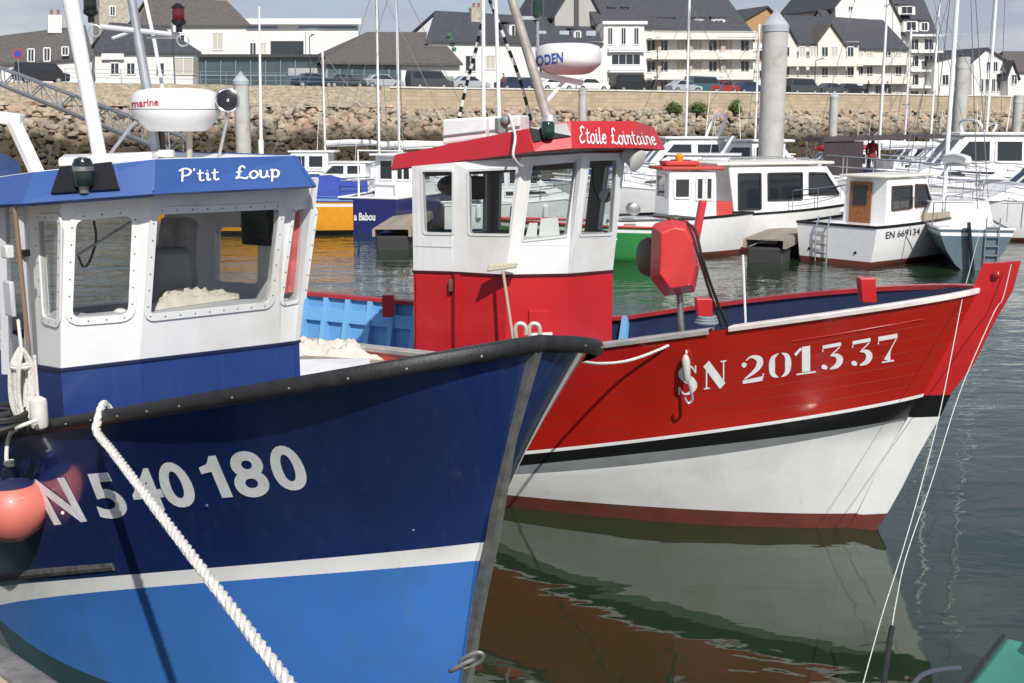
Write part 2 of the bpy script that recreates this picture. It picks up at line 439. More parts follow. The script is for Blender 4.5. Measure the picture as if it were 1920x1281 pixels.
STN = {  # stencil figures with thick and thin strokes in a unit box
 'S': [[(.86, .74, .05), (.68, .95, .07), (.36, .96, .12), (.2, .78, .24), (.38, .6, .3), (.68, .44, .3), (.84, .24, .24), (.64, .05, .12), (.34, .03, .06), (.14, .26, .05)], [(.88, .98, .07), (.88, .7, .07)], [(.12, .02, .07), (.12, .3, .07)]],
 'N': [[(.14, .0, .06), (.14, .88, .06)], [(.12, .98, .32), (.86, .02, .32)], [(.9, .14, .06), (.9, 1, .06)], [(.02, .02, .05), (.28, .02, .05)], [(.76, .98, .05), (1.02, .98, .05)]],
 '2': [[(.14, .62, .06), (.13, .72, .24), (.17, .8, .14)], [(.2, .88, .05), (.45, 1, .09), (.76, .87, .24), (.8, .68, .28), (.62, .45, .18), (.14, .17, .05)], [(.06, .07, .13), (.5, .08, .16), (.92, .1, .18)], [(.93, .1, .05), (.96, .3, .05)]],
 '0': [[(.44, .98, .03), (.2, .82, .2), (.15, .5, .28), (.2, .18, .2), (.44, .02, .03)], [(.58, .98, .03), (.82, .82, .2), (.87, .5, .28), (.82, .18, .2), (.58, .02, .03)]],
 '1': [[(.56, .07, .34), (.56, 1, .34)], [(.36, .95, .1), (.1, .74, .12)], [(.16, .02, .06), (.96, .02, .06)]],
 '3': [[(.1, .93, .14), (.92, .95, .15)], [(.12, .84, .05), (.1, .74, .05)], [(.86, .84, .05), (.48, .56, .05)], [(.44, .54, .04), (.7, .52, .16), (.86, .32, .3), (.74, .1, .22), (.42, .0, .05)], [(.12, .22, .06), (.14, .14, .2), (.3, .05, .1)]],
 '7': [[(.04, .92, .17), (.96, .94, .17)], [(.05, .82, .05), (.03, .72, .05)], [(.9, .84, .05), (.6, .42, .08), (.46, .06, .34)], [(.2, .02, .06), (.78, .02, .06)]]}

# ================================================================ THE SETTING
# ---- water
def water_mat():
    m = bpy.data.materials.new('harbour_water'); m.use_nodes = True; t = m.node_tree; K = t.nodes.new; LK = t.links.new
    b = t.nodes['Principled BSDF']
    b.inputs['Base Color'].default_value = (.015, .030, .013, 1); b.inputs['Roughness'].default_value = .025; b.inputs['IOR'].default_value = 1.58
    g = K('ShaderNodeNewGeometry'); sp = K('ShaderNodeSeparateXYZ'); LK(g.outputs['Position'], sp.inputs[0])
    def nz(sx, sy, sc_, det, dist=0):
        mpp = K('ShaderNodeMapping'); mpp.inputs['Scale'].default_value = (sx, sy, 1); mpp.inputs['Rotation'].default_value = (0, 0, R(12))
        LK(g.outputs['Position'], mpp.inputs[0])
        n = K('ShaderNodeTexNoise'); n.inputs['Scale'].default_value = sc_; n.inputs['Detail'].default_value = det; n.inputs['Distortion'].default_value = dist
        LK(mpp.outputs[0], n.inputs[0]); return n.outputs[0]
    def math_(op, a, b_):
        x = K('ShaderNodeMath'); x.operation = op
        for i, q in enumerate((a, b_)):
            if isinstance(q, (int, float)): x.inputs[i].default_value = q
            else: LK(q, x.inputs[i])
        return x.outputs[0]
    # sheltered between the boats, breezier out in the basin
    rr = K('ShaderNodeMapRange'); rr.inputs[1].default_value = 10.2; rr.inputs[2].default_value = 16; rr.inputs[3].default_value = .07; rr.inputs[4].default_value = 1
    LK(sp.outputs[1], rr.inputs[0])
    patch = nz(.25, .5, .35, 3)
    pr = K('ShaderNodeMapRange'); pr.inputs[1].default_value = .35; pr.inputs[2].default_value = .65; pr.inputs[3].default_value = .35; pr.inputs[4].default_value = 1.2
    LK(patch, pr.inputs[0])
    amp = math_('MULTIPLY', rr.outputs[0], pr.outputs[0])
    big = nz(.55, 1.0, 1.1, 3, .6); small = nz(.7, 1.2, 4.2, 3, .4)
    h = math_('ADD', math_('MULTIPLY', big, .055), math_('MULTIPLY', math_('MULTIPLY', small, .022), amp))
    h2 = math_('ADD', math_('MULTIPLY', math_('MULTIPLY', big, .05), amp), math_('ADD', math_('MULTIPLY', math_('MULTIPLY', small, .02), amp), math_('MULTIPLY', big, .012)))
    bp = K('ShaderNodeBump'); bp.inputs['Strength'].default_value = 1; bp.inputs['Distance'].default_value = 1
    LK(h2, bp.inputs['Height']); LK(bp.outputs[0], b.inputs['Normal'])
    return m
WATER = water_mat()
MB().poly([(-400, -40, 0), (400, -40, 0), (400, 420, 0), (-400, 420, 0)]).build('water', WATER, kind='structure', label='rippled green harbour water of the basin', smooth=False)
MB().poly([(-1500, -60, -4), (1500, -60, -4), (1500, 3000, -4), (-1500, 3000, -4)]).build('seabed', M('mud', (.06, .05, .035), .9, var=.2), kind='structure', smooth=False)

# ---- the promenade line: runs away to the right behind the basin
PL = Vector((-45.8, 105, 0)); EV = Vector((114.2, 55, 0)).normalized(); NV = Vector((EV.y, -EV.x, 0))
QANG = math.atan2(EV.y, EV.x)
def ql(a, o=0.0, z=0.0): return PL + EV * a + NV * o + Vector((0, 0, z))
def qa(u, o=0.0):      # distance along the promenade seen at photo column u
    r = ray(u, 235); P = PL + NV * o
    # P + EV a = k r (horizontal)
    det = EV.x * r.y - EV.y * r.x
    return (r.x * P.y - r.y * P.x) / det
stonewall = bpy.data.materials.new('sandstone_blocks'); stonewall.use_nodes = True
def _sw():
    t = stonewall.node_tree; K = t.nodes.new; b = t.nodes['Principled BSDF']; b.inputs['Roughness'].default_value = .9
    c = K('ShaderNodeTexCoord'); br = K('ShaderNodeTexBrick'); mpp = K('ShaderNodeMapping')
    mpp.inputs['Rotation'].default_value = (R(90), 0, 0)
    br.inputs['Color1'].default_value = (.50, .41, .28, 1); br.inputs['Color2'].default_value = (.40, .33, .23, 1); br.inputs['Mortar'].default_value = (.30, .25, .18, 1)
    br.inputs['Scale'].default_value = 1; br.inputs['Brick Width'].default_value = 1.1; br.inputs['Row Height'].default_value = .42; br.inputs['Mortar Size'].default_value = .018
    n = K('ShaderNodeTexNoise'); n.inputs['Scale'].default_value = .8; n.inputs['Detail'].default_value = 6
    x = K('ShaderNodeMix'); x.data_type = 'RGBA'; x.blend_type = 'MULTIPLY'; x.inputs[0].default_value = .6
    rm = K('ShaderNodeValToRGB'); rm.color_ramp.elements[0].color = (.55, .52, .48, 1); rm.color_ramp.elements[1].color = (1.2, 1.15, 1.1, 1)
    t.links.new(c.outputs['Object'], mpp.inputs[0]); t.links.new(mpp.outputs[0], br.inputs[0]); t.links.new(c.outputs['Object'], n.inputs[0])
    t.links.new(n.outputs[0], rm.inputs[0]); t.links.new(br.outputs[0], x.inputs[6]); t.links.new(rm.outputs[0], x.inputs[7]); t.links.new(x.outputs[2], b.inputs['Base Color'])
_sw()
ASPH = M('asphalt', (.07, .07, .072), .85, var=.15, vs=1)
PAVE = M('promenade_paving', (.30, .27, .22), .85, var=.1, vs=2)
mb = MB(); mb.hexa8([ql(-120, -.6, 5), ql(230, -.6, 5), ql(230, -18, 5), ql(-120, -18, 5), ql(-120, -.6, 7.04), ql(230, -.6, 7.04), ql(230, -18, 7.04), ql(-120, -18, 7.04)])
mb.build('road', ASPH, kind='structure', smooth=False)
MB().hexa8([ql(-300, -18, 4), ql(600, -18, 4), ql(1200, -1500, 4), ql(-900, -1500, 4), ql(-300, -18, 7.16), ql(600, -18, 7.16), ql(1200, -1500, 7.16), ql(-900, -1500, 7.16)]).build('town_ground', PAVE, kind='structure', smooth=False)

a_w0 = qa(715)
root = thing('quay_wall', 'tan sandstone quay wall with pale coping below the parked cars', 'wall', ql(a_w0), QANG)
Lw = 230 - a_w0
MB().box((Lw / 2, .31, 5.55), (Lw, .58, 3.1)).build('stone_facing', stonewall, root, world=False, smooth=False)
k = 0
while k < Lw - 3:
    MB().box((k + 1.25, .28, 7.19), (2.46, .74, .16)).build('coping_stone', M('pale_coping', (.66, .64, .58), .8, var=.12, vs=3), root, world=False) if k < 140 else None
    k += 2.5
# buttress where the wall begins
MB().box((.35, -.25, 5.6), (.9, .6, 3.3)).build('buttress', stonewall, root, world=False, smooth=False)
# pitched stone slope left of the wall
EARTH = M('pitched_stone_bank', (.35, .285, .20), .95, var=.4, vs=2.6, bump=1.0, bs=3.5, dirt=(.19, .16, .105), ds=1.1)
rows = []
for i in range(10):
    t = i / 9
    rows.append([ql(-60 + (a_w0 + 60) * j / 90, -.6 + 4.9 * t, 7.2 - 2.1 * t + .16 * noise.noise((j * .7, i * .9, 1))) for j in range(91)])
MB().grid(rows).build('embankment', EARTH, kind='structure')
BANK = M('dark_rubble_bed', (.07, .055, .04), .95, var=.4, vs=2)
MB().grid([[ql(a_w0 + (230 - a_w0) * j / 30, o, z) for j in range(31)] for o, z in ((-.3, 4.75), (10.5, -.9), (12, -3))]).build('rubble_bed', BANK, kind='structure', smooth=False)
MB().grid([[ql(-100 + (a_w0 + 100) * j / 30, o, z) for j in range(31)] for o, z in ((3.9, 4.95), (10.5, -.9), (12, -3))]).build('rubble_bed', BANK, kind='structure', smooth=False)

# ---- boulders of the breakwater slope
def rock_mat(name, col, var, weed):
    m = bpy.data.materials.new(name); m.use_nodes = True; t = m.node_tree; K = t.nodes.new; b = t.nodes['Principled BSDF']; b.inputs['Roughness'].default_value = .92
    g = K('ShaderNodeNewGeometry'); n = K('ShaderNodeTexNoise'); n.inputs['Scale'].default_value = .75; n.inputs['Detail'].default_value = 8; n.inputs['Roughness'].default_value = .7
    r = K('ShaderNodeValToRGB'); r.color_ramp.elements[0].position = .3; r.color_ramp.elements[1].position = .72
    r.color_ramp.elements[0].color = (*[c * (1 - var) for c in col], 1); r.color_ramp.elements[1].color = (*[c * (1 + var) for c in col], 1)
    sp = K('ShaderNodeSeparateXYZ'); mr = K('ShaderNodeMapRange'); mr.inputs[1].default_value = 3.9; mr.inputs[2].default_value = 2.0
    n2 = K('ShaderNodeTexNoise'); n2.inputs['Scale'].default_value = .5; ad = K('ShaderNodeMath'); ad.operation = 'MULTIPLY_ADD'; ad.inputs[1].default_value = 3; 
    x = K('ShaderNodeMix'); x.data_type = 'RGBA'; x.inputs[7].default_value = (*weed, 1)
    LK = t.links.new
    LK(g.outputs['Position'], n.inputs[0]); LK(n.outputs[0], r.inputs[0]); LK(g.outputs['Position'], sp.inputs[0]); LK(g.outputs['Position'], n2.inputs[0])
    LK(n2.outputs[0], ad.inputs[0]); sb = K('ShaderNodeMath'); sb.operation = 'SUBTRACT'; sb.inputs[1].default_value = 1.5
    LK(ad.outputs[0], sb.inputs[0]); LK(sp.outputs[2], ad.inputs[2]); LK(sb.outputs[0], mr.inputs[0])
    LK(mr.outputs[0], x.inputs[0]); LK(r.outputs[0], x.inputs[6]); LK(x.outputs[2], b.inputs['Base Color'])
    bp = K('ShaderNodeBump'); bp.inputs['Strength'].default_value = .6; bp.inputs['Distance'].default_value = .12; n4 = K('ShaderNodeTexNoise'); n4.inputs['Scale'].default_value = 5; n4.inputs['Detail'].default_value = 5
    LK(g.outputs['Position'], n4.inputs[0]); LK(n4.outputs[0], bp.inputs['Height']); LK(bp.outputs[0], b.inputs['Normal'])
    return m
ROCKS = [rock_mat('tan_boulder', (.39, .315, .225), .45, (.06, .043, .022)), rock_mat('grey_boulder', (.35, .30, .235), .4, (.045, .038, .02)), rock_mat('pink_boulder', (.40, .285, .205), .4, (.06, .04, .022))]
rock_geo = []
for k in range(9):
    bm = bmesh.new(); bmesh.ops.create_icosphere(bm, subdivisions=1, radius=1)
    rv = random.Random(k); pl = [(Vector((rv.gauss(0, 1), rv.gauss(0, 1), rv.gauss(0, 1))).normalized(), rv.uniform(.55, .85)) for _ in range(7)]
    for vt in bm.verts:
        for n_, d_ in pl:
            e_ = vt.co.dot(n_) - d_
            if e_ > 0: vt.co -= n_ * e_
        vt.co *= rv.uniform(.9, 1.08)
    rock_geo.append(([v.co.copy() for v in bm.verts], [[v.index for v in f.verts] for f in bm.faces])); bm.free()
rock_me = {}
for k, (vs, fs) in enumerate(rock_geo):
    for q in range(3):
        me = bpy.data.meshes.new('boulder'); me.from_pydata([tuple(v) for v in vs], [], fs); me.materials.append(ROCKS[q]); rock_me[(k, q)] = me
places = []
a = -14.0
while a < 150:
    s = -.2
    while s < 11.6:
        t = s / 11.6
        sz = random.uniform(.27, .66) * (1 + .7 * random.random() ** 4)
        aa = a + random.uniform(-.35, .35); lf = aa < a_w0
        off = 3.9 + 6.4 * t if lf else .3 + 10 * t
        z = (4.95 if lf else 4.75) - 5.6 * t + random.uniform(-.05, .25)
        P = ql(aa, off, z)
        places.append((P, sz, Matrix.Rotation(random.uniform(0, 6.28), 3, 'Z') @ Matrix.Rotation(random.uniform(-.5, .5), 3, 'X'), random.randrange(9), random.choices([0, 1, 2], [5, 3, 2])[0]))
        s += random.uniform(.56, .82)
    a += .68
places.sort(key=lambda q: -q[1] / q[0].y)
for P, sz, rot, k, q in places[:300]:
    o = bpy.data.objects.new('boulder', rock_me[(k, q)]); COL.objects.link(o)
    o.matrix_world = Matrix.Translation(P) @ rot.to_4x4() @ Matrix.Diagonal((sz * 1.15, sz * .95, sz * .72, 1))
    tag(o, 'weathered tan or grey boulder piled on the rock slope under the quay', 'boulder', 'boulders of the breakwater slope')
mb = MB()
for P, sz, rot, k, q in places[300:]:
    D = rot @ Matrix.Diagonal((sz * 1.15, sz * .95, sz * .72))
    mb.add([P + D @ v for v in rock_geo[k][0]], rock_geo[k][1], q)
mb.build('boulder_bank', ROCKS, kind='stuff', label='rest of the boulders heaped along the breakwater slope', smooth=False, merge=False)

# ---- bushes at the foot of the wall
leafm = [M('leaf_light', (.085, .13, .03), .6, var=.3), M('leaf_dark', (.035, .065, .016), .6, var=.3)]
def bush(label, c, rad, n, group=None):
    mb = MB(); rv = random.Random(int(c.x * 10))
    for _ in range(n):
        d = Vector((rv.gauss(0, 1), rv.gauss(0, 1), rv.gauss(0, .8))).normalized() * (rv.random() ** .4)
        cl = .78 + .35 * noise.noise(d * 2.3 + c)
        p = c + Vector((d.x * rad[0], d.y * rad[1], abs(d.z) * rad[2])) * cl
        s = rv.uniform(.07, .16); a_ = Vector((rv.gauss(0, 1), rv.gauss(0, 1), rv.gauss(0, 1))).normalized(); b_ = a_.orthogonal().normalized()
        mb.add([p + a_ * s, p + b_ * s * .6, p - a_ * s, p - b_ * s * .6], [(0, 1, 2, 3)], rv.choice([0, 0, 1]))
    r = thing('bush', label, 'bush', tuple(c), 0, group)
    mb.build('foliage', leafm, r, smooth=False, merge=False)
    tr = MB()
    for q in range(6):
        tr.tube([c - Vector((0, 0, .3)), c + Vector((rv.uniform(-.5, .5) * rad[0], rv.uniform(-.5, .5) * rad[1], rad[2] * .6))], [.05, .015], 5)
    tr.build('stem', wood, r)
for u, rx, rz, lb in ((1262, 1.35, 1.5, 'green bush at the wall foot, left of two together'), (1310, 1.55, 1.6, 'larger green bush at the wall foot beside the red stair end'), (1378, .9, 1.9, 'tall thin bush growing up the wall beside the big piling'), (1790, 1.4, 1.3, 'low green bush by the wall near the far right piling')):
    bush(lb, ql(qa(u, 1.0), 1.0, 4.9), (rx, .8, rz), 900)

# ---- buildings
SLATE = M('slate_roof', (.055, .057, .065), .6, var=.22, vs=3, bump=.25, bs=9)
SLATEB = M('brown_tiles', (.098, .088, .08), .75, var=.2, vs=3, bump=.25, bs=9)
RENDER = M('white_render', (.74, .72, .68), .85, var=.05, vs=.6)
CREAMR = M('cream_render', (.72, .685, .60), .85, var=.06, vs=.6)
GREYR = M('grey_render', (.42, .41, .39), .85, var=.06, vs=.6)
ORR = M('ochre_render', (.42, .25, .12), .85, var=.1)
STONER = M('rubble_stone_wall', (.42, .37, .30), .9, var=.25, vs=2.5)
WINF = M('window_white', (.75, .75, .73), .5)
GLASSD = M('far_window_glass', (.03, .036, .042), .12, spec=.7)
SHUT = M('shutter_beige', (.50, .47, .40), .6)
class House:
    def __init__(s, name, label, back, uc, cat='building', group=None, turn=0.0, z0=6.8):
        s.a = qa(uc, -back); s.P = ql(s.a, -back, 0); s.e = Matrix.Rotation(turn, 3, 'Z') @ EV; s.n = Vector((s.e.y, -s.e.x, 0)); s.z0 = z0
        s.r = thing(name, label, cat, tuple(s.P + Vector((0, 0, z0))), QANG + turn, group)
    def p(s, u, v, off=0.0):           # point of the facade plane pushed off metres towards the water
        return onplane(u, v, s.P + s.n * off, s.n)
    def z(s, P, z): return Vector((P.x, P.y, z))
    def wall(s, poly, depth, mat, off=0.0, ground=True, name='wall'):
        q = [s.p(u, v, off) for u, v in poly]
        q = [s.z(x, min(x.z, s.z0)) if (ground and v_ > 172) else x for x, (u_, v_) in zip(q, poly)]
        MB().slab(q, -s.n * depth).build(name, mat, s.r, smooth=False); return s
    def roof(s, eL, eR, rL, rR, depth, mat=SLATE, over=.35, hip=0.0):
        a, b = s.p(*eL, over), s.p(*eR, over); c, d = s.p(*rR, -depth / 2), s.p(*rL, -depth / 2)
        bk = -s.n * (depth + over * 2); th = Vector((0, 0, -.22))
        mb = MB(); mb.slab([a, b, c, d], th); mb.slab([d, c, b + bk, a + bk], th + Vector((0, 0, -.003)))
        mb.build('roof', mat, s.r, smooth=False)
        g = MB()
        for x, y, sg in ((a, d, 1), (b, c, -1)):
            q = [x - s.n * over, x - s.n * (over + depth), y]
            g.slab([p + s.e * sg * .25 + Vector((0, 0, -.3)) for p in q], s.e * sg * .2)
        g.build('gable_end', s.gm, s.r, smooth=False)
        return s
    gm = RENDER
    def gable(s, poly, depth, mat, rmat=SLATE, off=0.0):   # poly: base L, base R, eave R, apex, eave L
        s.wall(poly, depth, mat, off, name='gable_wall')
        mb = MB(); L_, A, R_ = s.p(*poly[4], off + .4), s.p(*poly[3], off + .4), s.p(*poly[2], off + .4)
        up = Vector((0, 0, .2)); bk = -s.n * (depth + .4)
        for x, sg in ((L_, -1), (R_, 1)):
            dn = (x - A).normalized() * .5
            mb.slab([A + up * .2, x + dn + up * .2, x + dn + bk + up * .2, A + bk + up * .2], up * (1 if sg < 0 else 1.02))
        mb.build('roof', rmat, s.r, smooth=False); return s
    def win(s, u0, v0, u1, v1, off=0.0, pane=GLASSD, bars=1, frame=WINF, name='window', door=False):
        q = [s.p(u0, v1, off), s.p(u1, v1, off), s.p(u1, v0, off), s.p(u0, v0, off)]
        mb = MB(); fw = .11; dn = s.n * .10
        for i in range(4): mb.bar(q[i] + dn * .4, q[(i + 1) % 4] + dn * .4, .12, fw, up=s.n)
        for k in range(1, bars + 1):
            t = k / (bars + 1); mb.bar(q[0].lerp(q[1], t) + dn * .3, q[3].lerp(q[2], t) + dn * .3, .07, .08, up=s.n)
        w_ = mb.build(name, frame, s.r, smooth=False)
        MB().slab([x + s.n * .045 for x in q], -s.n * .04).build('pane', pane, w_, smooth=False)
        return s
    def row(s, us, v0, v1, wd, **k):
        for u in us: s.win(u - wd / 2, v0, u + wd / 2, v1, **k)
        return s
    def balcony(s, u0, v0, u1, v1, off=0.0, deep=1.1, mat=WINF, solid=True):   # v0 rail top, v1 slab
        a, b = s.p(u0, v1, off), s.p(u1, v1, off)
        o = MB().slab([a, b, b - Vector((0, 0, .22)), a - Vector((0, 0, .22))], s.n * deep).build('balcony', mat, s.r, smooth=False)
        h = (s.p(u0, v0, off + deep).z - a.z); mb = MB(); f = s.n * (deep - .06)
        mb.bar(a + f + Vector((0, 0, h)), b + f + Vector((0, 0, h)), .07, .07)
        n_ = max(2, int((b - a).length / .32))
        for k in range(n_ + 1):
            x = a.lerp(b, k / n_) + f; mb.bar(x, x + Vector((0, 0, h)), .035, .035)
        if solid: mb.slab([a + f + Vector((0, 0, .08)), b + f + Vector((0, 0, .08)), b + f + Vector((0, 0, h * .8)), a + f + Vector((0, 0, h * .8))], s.n * .03)
        mb.build('railing', mat, o, smooth=False); return s
    def box(s, u0, v0, u1, v1, off, deep, mat, name, **k):
        MB().slab([s.p(u0, v1, off), s.p(u1, v1, off), s.p(u1, v0, off), s.p(u0, v0, off)], s.n * deep).build(name, mat, s.r, smooth=False); return s
    def chimney(s, u, v0, v1, wd, off=-3.0, mat=RENDER, pots=2):
        o = MB().slab([s.p(u - wd / 2, v1, off), s.p(u + wd / 2, v1, off), s.p(u + wd / 2, v0, off), s.p(u - wd / 2, v0, off)], -s.n * .8).build('chimney', mat, s.r, smooth=False)
        mb = MB()
        for k in range(pots):
            c = s.p(u - wd / 2 + wd * (k + .5) / pots, v0, off - .4); mb.lathe([(.16, -.1), (.14, .45), (.17, .5)], c, 8)
        mb.build('chimney_pot', M('terracotta', (.36, .13, .07), .8), o); return s
    def dormer(s, u0, v0, u1, v1, off, mat=RENDER, sk=False):
        if sk:      # roof light lying in the slope
            q = [s.p(u0, v1, off), s.p(u1, v1, off), s.p(u1, v0, off - (s.p(u0, v0, off).z - s.p(u0, v1, off).z) * .8), s.p(u0, v0, off - (s.p(u0, v0, off).z - s.p(u0, v1, off).z) * .8)]
            MB().slab([x + s.n * .12 for x in q], s.n * .06).build('skylight', M('skylight_glass', (.32, .36, .40), .15), s.r, smooth=False); return s
        a = [s.p(u0, v1, off), s.p(u1, v1, off), s.p(u1, v0, off), s.p(u0, v0, off)]
        MB().slab(a, -s.n * 2.2).build('dormer', mat, s.r, smooth=False)
        t = [a[3] + Vector((0, 0, .02)) - s.e * .2 + s.n * .25, a[2] + Vector((0, 0, .02)) + s.e * .2 + s.n * .25]
        MB().slab([t[0], t[1], t[1] - s.n * 2.6 + Vector((0, 0, .25)), t[0] - s.n * 2.6 + Vector((0, 0, .25))], Vector((0, 0, .14))).build('dormer_roof', SLATE, s.r, smooth=False)
        m_ = (u1 - u0) * .18; s.win(u0 + m_, v0 + (v1 - v0) * .12, u1 - m_, v1 - (v1 - v0) * .1, off=off + .02); return s

# low slate roofed houses, far left
h = House('low_house', 'low white house with long slate roof behind the black van', 15, 75)
h.wall([(-60, 190), (172, 190), (172, 108), (-60, 122)], 8, RENDER).roof((-70, 124), (176, 106), (-62, 75), (160, 47), 8, SLATEB)
h.chimney(103, 28, 62, 26).win(52, 92, 64, 116, off=.6).win(82, 90, 94, 115, off=.6).win(116, 88, 128, 104, off=.6).win(20, 128, 34, 146).win(150, 118, 164, 144, pane=SHUT)
h = House('cottage', 'small white cottage under a dark slate hip with market stalls in front', 17, 280)
h.wall([(178, 190), (372, 190), (372, 98), (178, 98)], 8, RENDER).roof((172, 96), (378, 98), (205, 42), (300, 48), 8)
h.row((215, 245, 300), 118, 140, 16).win(325, 108, 362, 140, pane=SHUT).box(190, 100, 232, 112, .3, .05, WINF, 'shop_sign').chimney(330, 26, 60, 14)
h = House('town_house', 'tall cream house with brown hipped roof and one shuttered window', 26, 365)
h.gm = STONER
h.wall([(262, 190), (462, 190), (462, 44), (262, 44)], 10, RENDER).roof((255, 46), (470, 46), (290, -28), (398, -26), 10, SLATEB)
h.win(398, 62, 418, 94, pane=SHUT).win(330, 62, 346, 92).win(286, 62, 302, 92).chimney(418, -60, 20, 30, mat=STONER)
h = House('stone_tower', 'narrow stone house end rising behind the slate cottage', 32, 212)
h.wall([(186, 190), (240, 190), (240, -40), (186, -40)], 6, STONER).win(206, 12, 216, 30).roof((182, -38), (244, -38), (190, -90), (236, -90), 6)
h = House('market_hall', 'modern white flat roofed hall with dark ribbon window', 30, 560)
h.wall([(452, 190), (672, 190), (672, 40), (452, 40)], 14, RENDER).box(448, 35, 676, 46, .5, .3, RENDER, 'roof_edge').box(456, 50, 520, 52, .0, .25, M('blue_stripe', (.06, .14, .36), .5), 'stripe').box(560, 50, 668, 52, 0, .25, MATS['blue_stripe'], 'stripe')
h.win(508, 78, 568, 112, bars=2, frame=M('dark_frame', (.05, .05, .05), .5)).win(468, 80, 480, 106).win(486, 80, 500, 106, pane=SHUT)
h.box(572, 60, 600, 116, 0, .5, RENDER, 'pier').box(460, 104, 608, 112, .0, 1.5, GREYR, 'canopy')
h = House('glass_pavilion', 'long low glass fronted pavilion in blue green behind the railing', 14, 470)
TEAL = M('teal_curtain_glass', (.065, .095, .105), .15, var=.3, vs=.4, spec=.7)
h.wall([(372, 190), (608, 190), (608, 106), (372, 106)], 7, TEAL).box(370, 102, 610, 108, .2, .3, M('dark_frame', (.05, .05, .05), .5), 'roof_edge')
for u in range(384, 606, 28): h.box(u, 106, u + 2.2, 168, 0, .16, M('blue_grey_post', (.16, .22, .27), .5), 'mullion')
h.box(540, 128, 610, 142, .02, .1, GREYR, 'spandrel_panel').box(376, 140, 536, 143, .02, .1, MATS['blue_grey_post'], 'transom')
h = House('hipped_hall', 'low hall with wide brown grey hipped roof and glazed left half', 13, 735)
h.gm = GREYR
h.wall([(612, 190), (862, 190), (862, 118), (612, 118)], 12, RENDER)
a, b, c, d = h.p(600, 116, .6), h.p(868, 119, .6), h.p(815, 60, -6), h.p(690, 60, -6)
MB().slab([a, b, c, d], Vector((0, 0, -.25))).add([a, d, d - h.n * .5, a - h.n * 13, b, c, c - h.n * .5, b - h.n * 13], [(0, 3, 2, 1), (4, 5, 6, 7), (1, 2, 6, 5), (2, 3, 7, 6)]).build('roof', SLATEB, h.r, smooth=False)
for u in range(614, 752, 23): h.win(u, 122, u + 22, 168, pane=TEAL, frame=MATS['blue_grey_post'], bars=0, name='glazing_panel')
h.box(760, 143, 850, 148, .0, .12, M('faint_green_sign', (.28, .40, .30), .6), 'sign_board').row((785, 830), 150, 172, 26, pane=TEAL)
h = House('white_inn', 'long white house with slate roof, dormers and green shop sign on its gable', 16, 960)
h.wall([(803, 190), (1135, 190), (1135, 78), (803, 78)], 9, RENDER).roof((798, 76), (1132, 82), (816, 20), (1105, 36), 9)
for q in range(4): h.box(838 + q * 3, 62 + q * 9, 846 + q * 3, 68 + q * 9, .02, .1, M('sign_green', (.04, .16, .07), .6), 'sign_letter')
h.chimney(893, 14, 60, 18, mat=STONER).chimney(1008, 8, 34, 8, mat=GREYR, pots=1)
h.dormer(955, 44, 975, 74, -1.0).dormer(1076, 56, 1090, 78, -.8)
for u in (1005, 1048, 1098): h.dormer(u, 58, u + 18, 70, -1.2, sk=True)
h.win(872, 104, 892, 134, bars=1).win(910, 104, 928, 130, bars=1, pane=SHUT).win(872, 142, 892, 168).win(942, 144, 958, 172, pane=wood).win(972, 146, 996, 172, frame=M('blue_awning', (.06, .12, .36), .6)).win(1010, 112, 1024, 136).win(1050, 112, 1064, 136).win(1092, 112, 1106, 136).row((1030, 1060, 1105), 150, 172, 20)
h.box(1004, 88, 1016, 124, .02, .12, M('sign_lilac', (.42, .42, .62), .6), 'hanging_sign')
# big apartment block in the centre right
h = House('apartment_block', 'large white apartment block with steep slate roof and three balcony rows', 18, 1260)
h.gm = GREYR
h.wall([(1122, 200), (1412, 200), (1412, 66), (1122, 42)], 13, RENDER).roof((1116, 42), (1418, 68), (1060, -60), (1330, -48), 13)
h.wall([(1132, 200), (1208, 200), (1208, 44), (1132, 44)], 2, RENDER, off=1.6, name='front_bay').box(1128, 40, 1212, 46, 1.6, .3, WINF, 'cornice')
for u in (1143, 1168, 1192): h.win(u - 4, 52, u + 5, 84, off=1.6)
h.balcony(1138, 84, 1206, 95, off=1.6, deep=.5).win(1146, 102, 1200, 122, off=1.62, bars=3).balcony(1138, 121, 1206, 133, off=1.6, deep=.8).box(1138, 140, 1208, 152, 1.55, .12, GREYR, 'shop_fascia').win(1142, 154, 1202, 176, off=1.62, pane=M('shop_pink', (.45, .34, .32), .5))
for v in (70, 107, 145): h.balcony(1211, v - 12, 1412, v + 2, off=0, deep=1.4, mat=CREAMR)
for v in (72, 111, 149):
    for u in (1220, 1244, 1275, 1308, 1336, 1365, 1396): h.win(u - 8, v + 3, u + 8, v + 25, pane=GLASSD if (u + v) % 3 else SHUT, bars=1)
    for u in (1232, 1290, 1352): h.box(u - 4, v - 2, u + 4, v + 33, 0, .5, M('pinkish_pier', (.48, .38, .30), .8), 'wall_pier')
for u in (1222, 1252, 1310, 1348): h.dormer(u - 14, 34, u + 12, 66, -1.0)
for u in (1146, 1172): h.dormer(u - 6, 15, u + 5, 28, -1.6)
h = House('gabled_wing', 'tall grey gable end of a slate roofed house left of the apartment block', 19, 1085)
h.gable([(1045, 190), (1140, 190), (1134, 42), (1088, -46), (1040, 30)], 12, GREYR)
h.box(1076, -20, 1084, 60, 0, .2, M('dark_downpipe', (.08, .08, .09), .5), 'downpipe')
h = House('ochre_house', 'ochre gabled house with stacked balconies behind the big piling', 20, 1432)
h.gm = ORR
h.gable([(1388, 200), (1482, 200), (1482, 56), (1440, 14), (1388, 44)], 11, ORR)
for v in (90, 127, 158): h.balcony(1398, v - 11, 1428, v + 3, deep=1.2).win(1402, v - 30, 1416, v - 8)
